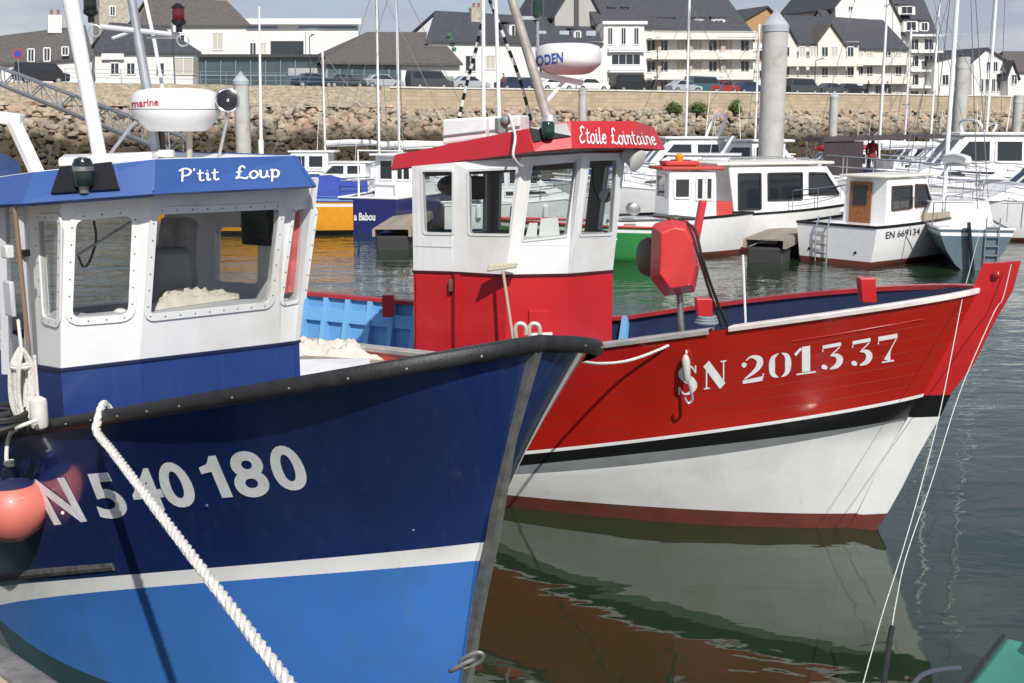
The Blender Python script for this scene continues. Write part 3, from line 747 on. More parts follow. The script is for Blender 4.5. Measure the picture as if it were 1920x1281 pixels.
h = House('terrace_house', 'cream terrace house with two small gables and long balconies', 17, 1530)
h.wall([(1462, 205), (1610, 205), (1610, 78), (1462, 78)], 10, CREAMR).roof((1458, 80), (1612, 82), (1470, 28), (1560, 32), 10)
h.gable([(1462, 205), (1494, 205), (1494, 78), (1474, 42), (1462, 68)], 3, CREAMR, off=.7)
h.gable([(1534, 205), (1586, 205), (1586, 84), (1559, 46), (1534, 80)], 3, CREAMR, SLATEB, off=.7)
for v in (119, 155): h.balcony(1464, v - 14, 1606, v + 3, off=.75, deep=1.3, mat=CREAMR)
for v in (86, 124, 159):
    for u in (1474, 1504, 1524, 1546, 1564, 1594): h.win(u - 6, v + 2, u + 6, v + 22, off=.72, pane=GLASSD if (u // 2 + v) % 2 else SHUT)
h = House('slate_house', 'cream house with broad dark slate roof next to the tall gabled block', 17.5, 1650)
h.gm = CREAMR
h.wall([(1590, 205), (1702, 205), (1702, 92), (1590, 92)], 11, CREAMR).roof((1582, 90), (1706, 92), (1532, 18), (1645, 26), 11)
for v in (118, 153): h.balcony(1602, v - 14, 1700, v + 2, off=.1, deep=1.2, mat=CREAMR)
for v in (94, 122, 157):
    for u in (1612, 1630, 1664, 1684): h.win(u - 6, v + 2, u + 6, v + 22, off=.05, pane=GLASSD if (u // 2 + v) % 3 else SHUT)
h.win(1640, 160, 1654, 186)
h = House('tall_block', 'tallest white gabled block with steep slate sides and corner balconies', 22, 1690)
h.gable([(1576, 205), (1704, 205), (1704, 66), (1634, -70), (1566, 14)], 12, RENDER)
h.wall([(1704, 205), (1756, 205), (1756, 66), (1704, 66)], 10, CREAMR, off=.3, name='corner_bay')
MB().slab([h.p(1698, 66, .9), h.p(1760, 66, .9), h.p(1732, -2, -2.5), h.p(1668, -2, -2.5)], -h.n * 9).build('mansard_roof', SLATE, h.r, smooth=False)
h.dormer(1684, 10, 1716, 28, .3).dormer(1694, 38, 1722, 60, .6).dormer(1724, 40, 1742, 60, .5)
h.win(1590, 12, 1598, 20)
for v in (67, 98, 133, 164):
    h.box(1700, v - 2, 1760, v + 2, .3, 1.0, WINF, 'balcony_slab').win(1706, v + 6, 1722, v + 27, off=.32).win(1732, v + 6, 1750, v + 27, off=.32)
h = House('corner_cottage', 'small white house with slate gable right of the tall block', 20, 1790)
h.gable([(1752, 205), (1818, 205), (1818, 120), (1800, 104), (1752, 116)], 8, RENDER).win(1766, 140, 1778, 160).chimney(1770, 112, 122, 10, pots=1)
h = House('steep_house', 'white house with one steep slate gable and paired upper windows, far right', 19, 1855)
h.gable([(1822, 205), (1884, 205), (1884, 112), (1852, 92), (1822, 118)], 9, RENDER).row((1853, 1866), 116, 134, 8).row((1840, 1850, 1862, 1872), 148, 172, 7)
h = House('end_house', 'white house with narrow pointed gable at the right edge', 18, 1925)
h.wall([(1884, 205), (1990, 205), (1990, 132), (1884, 132)], 8, RENDER).roof((1880, 134), (1995, 134), (1880, 96), (1980, 96), 8, SLATEB)
h.gable([(1890, 205), (1912, 205), (1912, 146), (1901, 116), (1890, 146)], 2, RENDER, off=.6).win(1896, 140, 1906, 158, off=.62)

# ---- lamp posts, railing, sign, gangway
def street_lamp(label, u, o, top):
    P = ql(qa(u, o), o, 7.04); r = thing('street_lamp', label, 'street lamp', tuple(P), QANG, 'slim lamp posts along the promenade')
    MB().lathe([(.09, 0), (.07, .6), (.045, top)], (0, 0, 0), 8).build('post', M('dark_post', (.05, .055, .06), .5), r, world=False)
    MB().bar((0, 0, top), (0, -1.1, top + .15), .06, .06).build('arm', MATS['dark_post'], r, world=False)
    MB().box((0, -1.2, top + .15), (.22, .5, .1)).build('lamp_head', MATS['dark_post'], r, world=False, bevel=.02)
for u, top, lb in ((332, 5.6, 'dark lamp post in front of the slate cottage'), (1230, 5.2, 'dark lamp post in front of the apartment block'), (1524, 4.2, 'dark lamp post in front of the cream terrace'), (585, 5.0, 'dark lamp post in front of the white hall')): street_lamp(lb, u, -3, top)
r = thing('railing', 'thin metal railing along the promenade edge above the stone bank', 'railing', tuple(ql(0, -.5, 7.2)), QANG)
aa = qa(130)
while aa < a_w0:
    MB().bar((aa, 0, -.2), (aa, 0, 1.25), .05, .05).build('post', MATS['blue_grey_post'], r, world=False, smooth=False); aa += 2.4
mb = MB()
for z in (.45, .85, 1.2): mb.bar((qa(130), 0, z), (a_w0, 0, z), .035, .035)
mb.build('rail', MATS['blue_grey_post'], r, world=False, smooth=False)
r = thing('parking_sign', 'round red and blue no stopping sign on a pole by the van', 'road sign', tuple(ql(qa(43, -1), -1, 7.04)), QANG)
MB().lathe([(.035, 0), (.035, 3.0)], (0, 0, 0), 8).build('pole', galv, r, world=False)
MB().lathe([(.42, 0), (.42, .03)], (0, -.04, 2.6), 24, axis=(0, -1, 0)).build('red_ring', M('sign_red', (.5, .02, .03), .5), r, world=False)
MB().lathe([(.30, 0), (.30, .03)], (0, -.08, 2.6), 24, axis=(0, -1, 0)).build('blue_disc', M('sign_blue', (.02, .06, .33), .5), r, world=False)
A, B_ = at(-20, 152, 84), at(345, 300, 62)
r = thing('gangway', 'lattice metal gangway sloping down from the quay to the pontoons', 'gangway', tuple(B_), 0)
side = Vector((.55, -.83, 0)) * 1.2
for sgn, nm in ((0, 'far_truss'), (1, 'near_truss')):
    mb = MB(); o = side * sgn; up = Vector((0, 0, 1.15)); n_ = 12
    mb.bar(A + o, B_ + o, .1, .14).bar(A + o + up, B_ + o + up, .09, .1)
    for k in range(n_ + 1):
        p = A.lerp(B_, k / n_) + o; mb.bar(p, p + up, .06, .06)
        if k < n_:
            q = A.lerp(B_, (k + 1) / n_) + o; mb.bar(p if k % 2 else p + up, q + up if k % 2 else q, .05, .05)
    mb.build(nm, galv, r, smooth=False)
MB().slab([A, B_, B_ + side, A + side], (0, 0, .06)).build('walkway', oldwood, r, smooth=False)

# ---- parked cars
def car(label, col, u, o=-2.0, van=False, turn=0, d_u=None):
    P = ql(qa(u, o), o, 7.05); r = thing('parked_car', label, 'van' if van else 'car', tuple(P), QANG + turn, 'cars parked along the promenade')
    m = M('car_' + col[0], col[1], .3, coat=.6); hw = .86
    if van: prof = [(-2.3, .3), (2.3, .3), (2.35, .9), (1.75, 1.05), (1.1, 1.9), (-2.2, 1.95), (-2.35, 1.0)]; gl = [(-2.0, 1.15), (1.45, 1.15), (1.0, 1.75), (-2.0, 1.78)]
    else: prof = [(-2.1, .28), (2.1, .28), (2.15, .68), (1.9, .82), (1.05, .92), (.35, 1.42), (-.95, 1.46), (-1.75, .98), (-2.1, .88)]; gl = [(-1.45, .96), (.88, .96), (.28, 1.36), (-.9, 1.38)]
    def sec(y, k): return [(x * (1 - .02 * k), y * (1 - (.16 * max(0, z - .9) / .6 if not van else .05 * max(0, z - 1))) , z) for x, z in prof]
    mb = MB(); n = len(prof); A_, B2 = sec(-hw, 0), sec(hw, 0)
    mb.add(A_ + B2, [list(range(n)), list(range(2 * n - 1, n - 1, -1))] + [(i, n + i, n + (i + 1) % n, (i + 1) % n) for i in range(n)])
    mb.build('body', m, r, world=False, smooth=False, bevel=.06)
    for sg in (-1, 1):
        k = lambda z: hw * (1 - (.16 * max(0, z - .9) / .6 if not van else .05 * max(0, z - 1))) + .012
        MB().slab([(x, sg * k(z), z) for x, z in gl], (0, -sg * .03, 0)).build('side_window', darkglass, r, world=False, smooth=False)
        for x in (-1.35, 1.32):
            wh = MB().lathe([(.30, -.1), (.33, -.07), (.33, .07), (.30, .1)], (x, sg * .78, .33), 16, axis=(0, 1, 0)).build('wheel', tyre, r, world=False)
            MB().lathe([(.19, -.02), (.2, .03)], (x, sg * .88 - (.0 if sg > 0 else .02), .33), 12, axis=(0, 1, 0)).build('rim', chrome, wh, world=False)
        MB().box((2.08 if not van else 2.3, sg * .6, .66), (.12, .3, .12)).build('headlight', chrome, r, world=False, bevel=.03)
    w0, w1 = ((.93, .90), (.42, 1.38)) if not van else ((1.72, 1.1), (1.14, 1.84))
    mb = MB(); mb.slab([(w0[0] + .05, -.66, w0[1] + .03), (w0[0] + .05, .66, w0[1] + .03), (w1[0] + .05, .56, w1[1]), (w1[0] + .05, -.56, w1[1])], (-.03, 0, -.02)).build('windscreen', darkglass, r, world=False, smooth=False)
    return r
C = dict(black=('black', (.012, .012, .014)), navy=('navy', (.015, .03, .075)), silver=('silver', (.36, .38, .40)), white=('white', (.72, .72, .71)), red=('red', (.32, .02, .02)), dark=('anthracite', (.05, .055, .06)), teal=('teal', (.03, .10, .12)))
for c, u, van, lb in (('black', 85, 1, 'black van parked at the far left beside the round sign'), ('navy', 590, 0, 'dark blue car in front of the glass pavilion'), ('dark', 648, 0, 'anthracite car between the navy car and the silver car'), ('silver', 718, 0, 'silver car before the glazed half of the hipped hall'),
                      ('dark', 805, 1, 'dark people carrier before the white half of the hipped hall'), ('silver', 880, 0, 'silver car below the inn gable'), ('navy', 965, 0, 'dark car below the wooden door of the inn'), ('white', 1105, 0, 'white car beside the grey gabled wing'),
                      ('black', 1180, 1, 'black van in front of the shop bay'), ('silver', 1280, 0, 'silver car above the two bushes'), ('teal', 1318, 1, 'dark teal van above the larger bush'), ('red', 1350, 0, 'dark red car between the teal van and the thin bush'), ('navy', 1402, 0, 'blue car just left of the big piling'),
                      ('dark', 1500, 1, 'dark van right of the big piling'), ('dark', 1555, 0, 'dark car beside the short piling'), ('black', 1590, 0, 'black car under the two cream gables'), ('white', 1040, 0, 'white car half hidden by the red boat radar')):
    car(lb, C[c], u, van=bool(van))
# ---- people on the promenade
def person(label, P, rz, coat, legs, pose='walk', hair=(.05, .035, .02), scale=1.0):
    r = thing('person', label, 'person', tuple(P), rz)
    sk = (M('skin', (.48, .28, .19), .6), M('coat_%d' % int(sum(coat) * 1000), coat, .8), M('legs_%d' % int(sum(legs) * 1000), legs, .8))
    st = .22 if pose == 'walk' else .05
    J = {'pel': (0, 0, .95, .15), 'che': (.02, 0, 1.28, .17), 'nek': (.02, 0, 1.48, .065), 'hd0': (.04, 0, 1.58, .085), 'hd1': (.04, 0, 1.70, .09)}
    E_ = [('pel', 'che'), ('che', 'nek'), ('nek', 'hd0'), ('hd0', 'hd1')]
    for s_, sg in (('l', 1), ('r', -1)):
        J['hip' + s_] = (0, sg * .09, .88, .11); J['kn' + s_] = (sg * st * .6 + .04, sg * .1, .49, .07); J['an' + s_] = (sg * st - .03, sg * .1, .09, .05); J['to' + s_] = (sg * st + .14, sg * .11, .05, .045)
        J['sh' + s_] = (.02, sg * .19, 1.41, .07); J['el' + s_] = (-.03 - sg * st * .3, sg * .25, 1.13, .05); J['wr' + s_] = (.08 - sg * st * .5, sg * .24, .9, .04); J['ha' + s_] = (.1 - sg * st * .6, sg * .24, .8, .045)
        E_ += [('pel', 'hip' + s_), ('hip' + s_, 'kn' + s_), ('kn' + s_, 'an' + s_), ('an' + s_, 'to' + s_), ('che', 'sh' + s_), ('sh' + s_, 'el' + s_), ('el' + s_, 'wr' + s_), ('wr' + s_, 'ha' + s_)]
    nm = list(J); me = bpy.data.meshes.new('body'); me.from_pydata([tuple(c * scale for c in J[k][:3]) for k in nm], [(nm.index(a_), nm.index(b_)) for a_, b_ in E_], [])
    o = bpy.data.objects.new('body', me); COL.objects.link(o)
    md = o.modifiers.new('skin', 'SKIN'); o.modifiers.new('sub', 'SUBSURF').levels = 1
    for i, k in enumerate(nm): me.skin_vertices[0].data[i].radius = (J[k][3] * scale, J[k][3] * scale * .85)
    me.skin_vertices[0].data[0].use_root = True
    dm = bpy.data.meshes.new_from_object(o.evaluated_get(bpy.context.evaluated_depsgraph_get())); bpy.data.objects.remove(o)
    dm.name = 'body'
    for q in sk: dm.materials.append(q)
    for p in dm.polygons:
        c = p.center / scale
        p.material_index = 0 if (c.z > 1.47 or (c.z < .87 and abs(c.y) > .19)) else (1 if c.z > .9 or abs(c.y) > .19 else 2)
        p.use_smooth = True
    b = bpy.data.objects.new('body', dm); COL.objects.link(b); b.parent = r
    mb = MB().ball((.02 * scale, 0, 1.68 * scale), (.105 * scale, .1 * scale, .12 * scale), 10, 6)
    mb.build('hair', M('hair_%d' % int(hair[0] * 1000), hair, .7), r, world=False)
    return r
for u, o, c, l, lb in ((1640, .55, (.02, .02, .025), (.02, .02, .03), 'person in dark clothes walking on the quay, below the slate roofed house'), (1676, .55, (.03, .03, .04), (.3, .3, .3), 'person in a dark jacket and pale trousers on the quay beside the slanting mast'), (1226, -1.0, (.03, .03, .035), (.04, .04, .06), 'person in black standing at the right corner of the shop bay'),
                        (944, -1.0, (.25, .1, .06), (.05, .05, .06), 'person in a rust top walking past the inn door')):
    a_ = qa(u, o); person(lb, ql(a_, -1.0, 7.05), QANG, c, l)

# ---- pilings
PILE = M('weathered_pile', (.46, .45, .42), .75, var=.12, vs=2, bump=.2, bs=6, dirt=(.30, .28, .23), ds=1.4)
PILEW = M('pile_tide_stain', (.12, .10, .065), .9, var=.35, vs=3)
PILEG = M('pile_grey_cap', (.40, .42, .45), .6)
def piling(label, u, wpx, vtop, d, cone=True):
    r_ = wpx / 2 * d / F; P = at(u, 235, d); zt = at(u, vtop, d).z
    r = thing('piling', label, 'piling', (P.x, P.y, -3), 0)
    zc = zt + 3
    MB().lathe([(r_, 4.6), (r_, zc - r_ * (1.3 if cone else .1))], (0, 0, 0), 24).build('shaft', PILE, r, world=False)
    MB().lathe([(r_ * 1.015, 0), (r_ * 1.02, 3.6), (r_ * 1.012, 4.63)], (0, 0, 0), 24).build('tide_band', PILEW, r, world=False)
    MB().lathe([(r_ * 1.06, zc - r_ * 1.8), (r_ * 1.06, zc - r_ * 1.3)] + ([(0, zc)] if cone else [(r_ * .9, zc - r_ * .6), (.0, zc - r_ * .5)]), (0, 0, 0), 24).build('cap', PILEG if cone else PILE, r, world=False)
    return r
piling('massive pale piling with a pointed cap behind the red boat', 1447, 46, 16, 42)
piling('pale piling with pointed cap beside the round radar of the blue boat', 455, 28, 133, 62)
piling('slim grey piling below the cream terrace', 1562, 16, 170, 88)
r = piling('stained piling with a square notched head, right of the tall block', 1798, 25, 106, 66, cone=False)
piling('stained piling at the right edge of the picture', 1906, 17, 178, 84, cone=False)
piling('grey pipe piling behind the red wheelhouse roof', 1092, 15, 164, 80, cone=False)

# ================================================================ MOORED BOATS IN THE BASIN
teak = M('teak_trim', (.20, .10, .04), .55, var=.2)
greenhull = M('green_hull_paint', (.035, .23, .06), .35, coat=.3)
bluegrey = M('blue_grey_topsides', (.10, .15, .185), .35, var=.08, coat=.3)
canvas_dark = M('dark_canopy_canvas', (.055, .042, .045), .9, var=.2)
redcanvas = M('red_canvas', (.36, .03, .03), .85, var=.15)
bluecanvas = M('blue_canvas', (.03, .06, .30), .85, var=.15)
def boat(name, label, cat, u, v, hd, L, B, fb, fs, hull=None, boot=None, band=None, anchor=(0, 0), group=None, deck=None, rail=False, trim=None, z=0.0, bands=(4,), lev=None):
    P = atz(u, v, z); rz = R(hd)
    q = Matrix.Rotation(rz, 3, 'Z') @ Vector((anchor[0], anchor[1], 0))
    r = thing(name, label, cat, (P.x - q.x, P.y - q.y, 0), rz, group)
    hull = hull or gelcoat; boot = boot or brownboot; band = band or hull
    def hw(t): return B / 2 * (.86 + .14 * min(1, t / .4)) * (1 - max(0, (t - .42) / .58) ** 2.3)
    def sh(t): return fs + (fb - fs) * t ** 1.7
    n = 16; lev = lev or [(-.3, .62), (.0, .86), (.13, .9), (.42, .95), (.8, .985), (.9, .995), (1.0, 1.0)]
    rows = [[], []]
    for k, (f, wf) in enumerate(lev):
        ln = []
        for i in range(n + 1):
            t = i / n; tt = t
            zz = f if k < 3 else .13 + (sh(t) - .13) * (f - .0)
            if k == 3: zz = .13 + (sh(t) - .13) * .42
            rake = .10 * L * (zz - .0) / max(.3, fb) * t ** 4
            flare = 1 - (1 - wf) * (1 + 1.6 * t)
            ln.append((L * t + rake, max(.0, hw(t) * max(.25, flare)) if i < n else .012, zz))
        rows[0].append(ln)
    mb = MB()
    for sg in (1, -1):
        mb.grid([[(x, sg * y, zz) for x, y, zz in ln] for ln in rows[0]], mf=lambda i, j: 0 if i < 2 else (2 if i == 4 else 1))
    for k in range(len(lev) - 1):
        a, b = rows[0][k][0], rows[0][k + 1][0]
        mb.add([(a[0], a[1], a[2]), (a[0], -a[1], a[2]), (b[0], -b[1], b[2]), (b[0], b[1], b[2])], [(0, 1, 2, 3)], 0 if k < 2 else (2 if k in bands else 1))
    mb.build('hull', [boot, hull, band], r, world=False)
    top = rows[0][-1]; dk = MB()
    dk.grid([[(x, y * .93, zz - .04) for x, y, zz in top], [(x, -y * .93, zz - .04) for x, y, zz in top]])
    dk.build('deck', deck or gelcoat, r, world=False)
    rb = MB()
    for sg in (1, -1): rb.tube([(x, sg * y, zz) for x, y, zz in top], .035, 6)
    rb.tube([(top[0][0], top[0][1], top[0][2]), (top[0][0], -top[0][1], top[0][2])], .035, 6)
    rb.build('rub_rail', trim or hull, r, world=False)
    if rail:
        mb = MB(); up = .55
        for sg in (1, -1):
            ps = [Vector((x, sg * y * .95, zz)) for x, y, zz in top[n * 45 // 100:]]
            mb.tube([p + Vector((0, 0, up)) for p in ps], .018, 6); mb.tube([p + Vector((0, 0, up * .5)) for p in ps], .01, 5)
            for p in ps[::2]: mb.tube([p, p + Vector((0, 0, up))], .014, 5)
        mb.build('bow_rail', chrome, r, world=False)
    r['_'] = 0; del r['_']
    return r
def cabin(r, prof, h0, h1, mat=None, side=(), ends=(), pane=None, name='cabin', roof=None, frame=None):
    zs = [z for x, z in prof]; z0, z1 = min(zs), max(zs); mat = mat or gelcoat; pane = pane or darkglass
    hw = lambda z: h0 + (h1 - h0) * (z - z0) / (z1 - z0)
    n = len(prof); A = [(x, -hw(z), z) for x, z in prof]; B = [(x, hw(z), z) for x, z in prof]
    MB().add(A + B, [list(range(n)), list(range(2 * n - 1, n - 1, -1))] + [(i, n + i, n + (i + 1) % n, (i + 1) % n) for i in range(n)]).build(name, mat, r, world=False, smooth=False, bevel=.03)
    def window(q, nrm):
        nrm = Vector(nrm).normalized(); q = [Vector(p) for p in q]; c = sum(q, Vector()) / len(q); mb = MB()
        for i in range(len(q)): mb.bar(q[i] + nrm * .012, q[(i + 1) % len(q)] + nrm * .012, .05, .045, up=nrm)
        f = mb.build('window', frame or mat, r, world=False, smooth=False)
        MB().slab([p + nrm * .012 for p in q], -nrm * .02).build('pane', pane, f, world=False, smooth=False)
    for poly in side:
        for sg in (-1, 1):
            window([(x, sg * (hw(z)), z) for x, z in poly], (0, sg, -(h1 - h0) / (z1 - z0)))
    for e, s0, s1, y0, y1 in ends:
        a, b = Vector((prof[e][0], 0, prof[e][1])), Vector((prof[(e + 1) % n][0], 0, prof[(e + 1) % n][1]))
        p, q = a.lerp(b, s0), a.lerp(b, s1); d = (b - a).normalized(); nr = Vector((d.z, 0, -d.x))
        cx = sum(x for x, z in prof) / n
        if (p.x - cx) * nr.x < 0: nr = -nr
        k0, k1 = hw(p.z), hw(q.z)
        window([(p.x, y0 * k0, p.z), (p.x, y1 * k0, p.z), (q.x, y1 * k1, q.z), (q.x, y0 * k1, q.z)], nr)
    if roof:
        x0, x1, z, th, m = roof
        MB().box(((x0 + x1) / 2, 0, z), (x1 - x0, 2 * h1 + .16, th)).build('roof', m, r, world=False, bevel=.03)
def part(r, name, mb, m, **k): return mb.build(name, m, r, world=False, **k)
def outboard(r, x=-.25, y=0, z=.5):
    mb = MB().box((x, y, z + .35), (.34, .26, .42)); o = mb.build('outboard_motor', blackp, r, world=False, bevel=.06)
    MB().bar((x, y, z + .15), (x - .05, y, -.3), .12, .16).build('motor_leg', greyband, o, world=False)
def mast(r, x, h, z0=.9, boom=0, rd=.06, stays=True, L=7, B=2.2, furl=True):
    part(r, 'mast', MB().tube([(x, 0, z0), (x, 0, h)], rd, 8), galv if rd < .05 else gelcoat)
    if boom: 
        part(r, 'boom', MB().tube([(x, 0, z0 + .9), (x - boom, 0, z0 + 1.0)], .05, 6), galv)
        part(r, 'furled_sail', MB().tube(spline([(x - .1, 0, z0 + 1.05), (x - boom * .5, 0, z0 + 1.12), (x - boom, 0, z0 + 1.08)], 4), [.16] + [.13] * 7 + [.08], 8), M('sail_cover', (.74, .74, .72), .8))
    if stays:
        mb = MB()
        for a in ((L * .98, 0, z0 + .2), (.1, 0, z0), (x - .2, B / 2, z0), (x - .2, -B / 2, z0)): mb.tube([(x, 0, h * .97), a], .012, 4)
        part(r, 'stay', mb, steel)
    part(r, 'spreader', MB().bar((x, -.5, h * .55), (x, .5, h * .55), .03, .04), galv)

# -- the registered cabin boat with the wooden door
r = boat('cabin_boat', 'white cabin boat with wooden door, registration on its side and ladder on the transom', 'boat', 1640, 503, 40, 6.4, 2.7, 1.3, .98, anchor=(0, -1.16), trim=blackp, rail=True)
cabin(r, [(1.2, .75), (3.55, .95), (3.05, 2.06), (1.22, 2.1)], .66, .6, side=[[(1.42, 1.3), (2.3, 1.32), (2.3, 1.88), (1.42, 1.88)], [(2.48, 1.34), (3.25, 1.36), (2.98, 1.88), (2.48, 1.9)]], ends=[(1, .35, .9, -.85, -.05), (1, .35, .9, .05, .85)], roof=(1.0, 3.25, 2.14, .07, cream), frame=M('dark_teak_frame', (.05, .03, .02), .5))
cabin(r, [(3.3, .95), (5.4, 1.15), (4.9, 1.42), (3.3, 1.5)], .62, .5, name='coachroof')
d = part(r, 'door', MB().box((1.18, .12, 1.4), (.05, .62, 1.2)), wood, smooth=False)
x = MB().box((1.15, .12, 1.66), (.025, .38, .5)).build('pane', darkglass, d, world=False, smooth=False)
mb = MB()
for y in (.18, .52): mb.tube([(-.06, y, -.35), (-.08, y, .9), (.02, y, 1.15)], .02, 6)
for k in range(6): mb.bar((-.07, .18, -.2 + .22 * k), (-.07, .52, -.2 + .22 * k), .03, .03)
part(r, 'ladder', mb, chrome)
part(r, 'fender_board', MB().box((2.4, -1.3, 1.14), (1.2, .06, .2), rz=R(-1)), oldwood)
hullo = [c for c in r.children if c.name.startswith('hull')][0]
letters('letter', glyphs(text2d('EN 669134', .01)), [(1660, 448), (1724, 439), (1725, 427), (1661, 435)], bvh_of(hullo), M('lettering_dark', (.04, .04, .05), .6), r, off=.012)
mb = MB()
for y in (-.6, .75): mb.lathe([(.035, 0), (.035, .02)], (-.001, y, .33), 10, axis=(-1, 0, 0))
part(r, 'drain_hole', mb, blackp)

# -- big-windowed pilot house cruiser left of it
r = boat('pilot_house_cruiser', 'white pilot house cruiser with three large dark side windows', 'boat', 1450, 470, 22, 6.6, 2.7, 1.35, 1.0, anchor=(2.4, -1.2), rail=True, trim=blackp)
cabin(r, [(1.2, .8), (5.2, 1.0), (4.2, 2.28), (1.0, 2.34)], 1.12, 1.0, side=[[(1.3, 1.15), (2.0, 1.15), (2.0, 2.1), (1.3, 2.1)], [(2.25, 1.38), (3.35, 1.38), (3.35, 2.1), (2.25, 2.1)], [(3.6, 1.5), (4.6, 1.5), (4.15, 2.08), (3.6, 2.1)]], ends=[(1, .4, .92, -.9, -.05), (1, .4, .92, .05, .9)], roof=(.6, 4.4, 2.37, .09, cream), frame=M('dark_window_frame', (.03, .03, .03), .4))
part(r, 'wiper_strip', MB().box((5.2, -.98, 1.22), (.9, .03, .14)), darkglass)
part(r, 'roof_rail', MB().tube([(1.2, -.7, 2.42), (1.2, -.7, 2.5), (3.8, -.7, 2.5), (3.8, -.7, 2.42)], .02, 6).tube([(1.2, .7, 2.42), (1.2, .7, 2.5), (3.8, .7, 2.5), (3.8, .7, 2.42)], .02, 6), chrome)
outboard(r)
# -- open green boat and the small red-roofed launch
r = boat('rowing_boat', 'open boat with green bottom, white upper band and red rail by the red wheelhouse', 'boat', 1150, 490, 173, 4.8, 1.9, 1.0, .86, hull=greenhull, boot=greenhull, band=white, bands=(3, 4), anchor=(2.0, .8), trim=redp, deck=white)
part(r, 'thwart', MB().box((1.6, 0, .9), (.3, 1.5, .05)).box((3, 0, .92), (.3, 1.2, .05)), oldwood)
part(r, 'bait_box', MB().box((2.3, .2, 1.0), (.5, .4, .3)), M('box_white', (.6, .62, .6), .6), bevel=.02)
r = boat('small_launch', 'small white launch with red roofed wheelhouse behind the red pot hauler', 'boat', 1322, 484, 8, 3.8, 2.1, 1.1, 1.0, boot=brownboot, anchor=(2.6, -.9), trim=blackp)
cabin(r, [(1.65, .8), (2.95, .85), (2.9, 2.2), (1.65, 2.26)], .72, .66, side=[[(1.8, 1.55), (2.2, 1.55), (2.2, 2.05), (1.8, 2.05)], [(2.38, 1.5), (2.56, 1.5), (2.56, 2.06), (2.38, 2.06)], [(2.64, 1.5), (2.8, 1.5), (2.8, 2.06), (2.64, 2.06)]], ends=[(1, .5, .9, -.8, -.05), (1, .5, .9, .05, .8), (3, .1, .5, -.6, .6)], roof=(1.45, 3.1, 2.3, .09, M('faded_red_roof', (.48, .06, .04), .6)), mat=white)
part(r, 'roof_rack', MB().box((2.1, 0, 2.42), (.9, .7, .12)), M('ring_red', (.5, .05, .04), .6), bevel=.03)
part(r, 'winch', MB().lathe([(.13, -.2), (.16, -.18), (.16, .18), (.13, .2)], (.8, -.3, 1.25), 14, axis=(0, 1, 0)), steel)
part(r, 'deck_box', MB().box((3.25, 0, 1.2), (.5, .6, .4)), MATS['ring_red'], bevel=.02)
part(r, 'roof_beacon', MB().lathe([(.1, 0), (.12, .12), (.05, .2)], (2.1, 0, 2.48), 10), orange)
# -- motor yachts in the second row
def yacht(label, u, v, hd, L, B, anchor=(3, 0), style=0, canopy=None, pane=None, sc_=1.0, **k):
    r = boat('motor_yacht', label, 'boat', u, v, hd, L, B, .22 * L, .16 * L, anchor=anchor, rail=style != 2, boot=navy if style == 1 else brownboot, **k)
    h = .17 * L; z1 = h + .62 * (L / 7) ** .4; z2 = z1 + .78
    cabin(r, [(.22 * L, h), (.80 * L, h + .12), (.66 * L, z1), (.2 * L, z1)], B * .42, B * .38, name='coachroof', side=[[(.36 * L, h + .25), (.62 * L, h + .3), (.6 * L, h + .46), (.36 * L, h + .46)]], pane=pane)
    cabin(r, [(.2 * L, z1 - .06), (.62 * L, z1 - .06), (.5 * L, z2), (.2 * L, z2 + .03)], B * .39, B * .33, side=[[(.24 * L, z1 + .12), (.36 * L, z1 + .12), (.36 * L, z2 - .12), (.24 * L, z2 - .12)], [(.385 * L, z1 + .12), (.565 * L, z1 + .12), (.485 * L, z2 - .12), (.385 * L, z2 - .12)]], ends=[(1, .12, .88, -.9, -.06), (1, .12, .88, .06, .9)], roof=(.15 * L, .53 * L, z2 + .06, .08, canopy or gelcoat), pane=pane)
    if style == 1:
        part(r, 'radar_arch', MB().tube(spline([(.25 * L, -B * .3, z2), (.2 * L, -B * .28, z2 + .7), (.2 * L, B * .28, z2 + .7), (.25 * L, B * .3, z2)], 4), .05, 6), gelcoat)
    part(r, 'aerial', MB().tube([(.3 * L, B * .2, z2), (.28 * L, B * .2, z2 + 1.5)], .012, 5), gelcoat)
    for q in range(3): part(r, 'fender', MB().lathe([(.02, -.28), (.1, -.2), (.1, .2), (.02, .28)], (.2 * L + q * .2 * L, -B * .47, .12 * L), 8), bluecanvas if q % 2 else gelcoat)
    r.scale = (sc_, sc_, sc_)
    return r
yacht('white motor yacht with raked dark screen just right of the red wheelhouse', 1225, 420, 168, 8.5, 2.9, (4, 0), 1, sc_=.82)
yacht('white motor yacht with green tinted windows behind the small launch', 1330, 380, 175, 8, 2.8, (4, 0), 0, pane=greenglass, sc_=.8)
yacht('white sports cruiser low behind the pilot house cruiser', 1400, 392, 8, 7.5, 2.7, (3, 0), 1, sc_=.8)
r = yacht('white cabin boat carrying a red canvas cover on its roof', 1545, 376, 185, 7, 2.6, (3, 0), 2, canopy=gelcoat, sc_=.86)
part(r, 'red_canvas_cover', MB().ball((2.6, 0, 2.75), (1.6, .7, .25), 14, 8), redcanvas)
r = boat('canopy_boat', 'motor boat under a wide dark canvas canopy behind the wooden door boat', 'boat', 1650, 392, 4, 8, 2.9, 1.5, 1.3, anchor=(3.4, 0), rail=True)
part(r, 'canopy', MB().hexa8([(.4, -1.3, 2.75), (6, -1.3, 2.9), (6, 1.3, 2.9), (.4, 1.3, 2.75), (.5, -1.2, 2.92), (5.9, -1.2, 3.05), (5.9, 1.2, 3.05), (.5, 1.2, 2.92)]), canvas_dark, smooth=False)
mb = MB()
for x in (.6, 3.2, 5.7):
    for y in (-1.2, 1.2): mb.tube([(x, y, 1.2), (x, y, 2.8)], .025, 6)
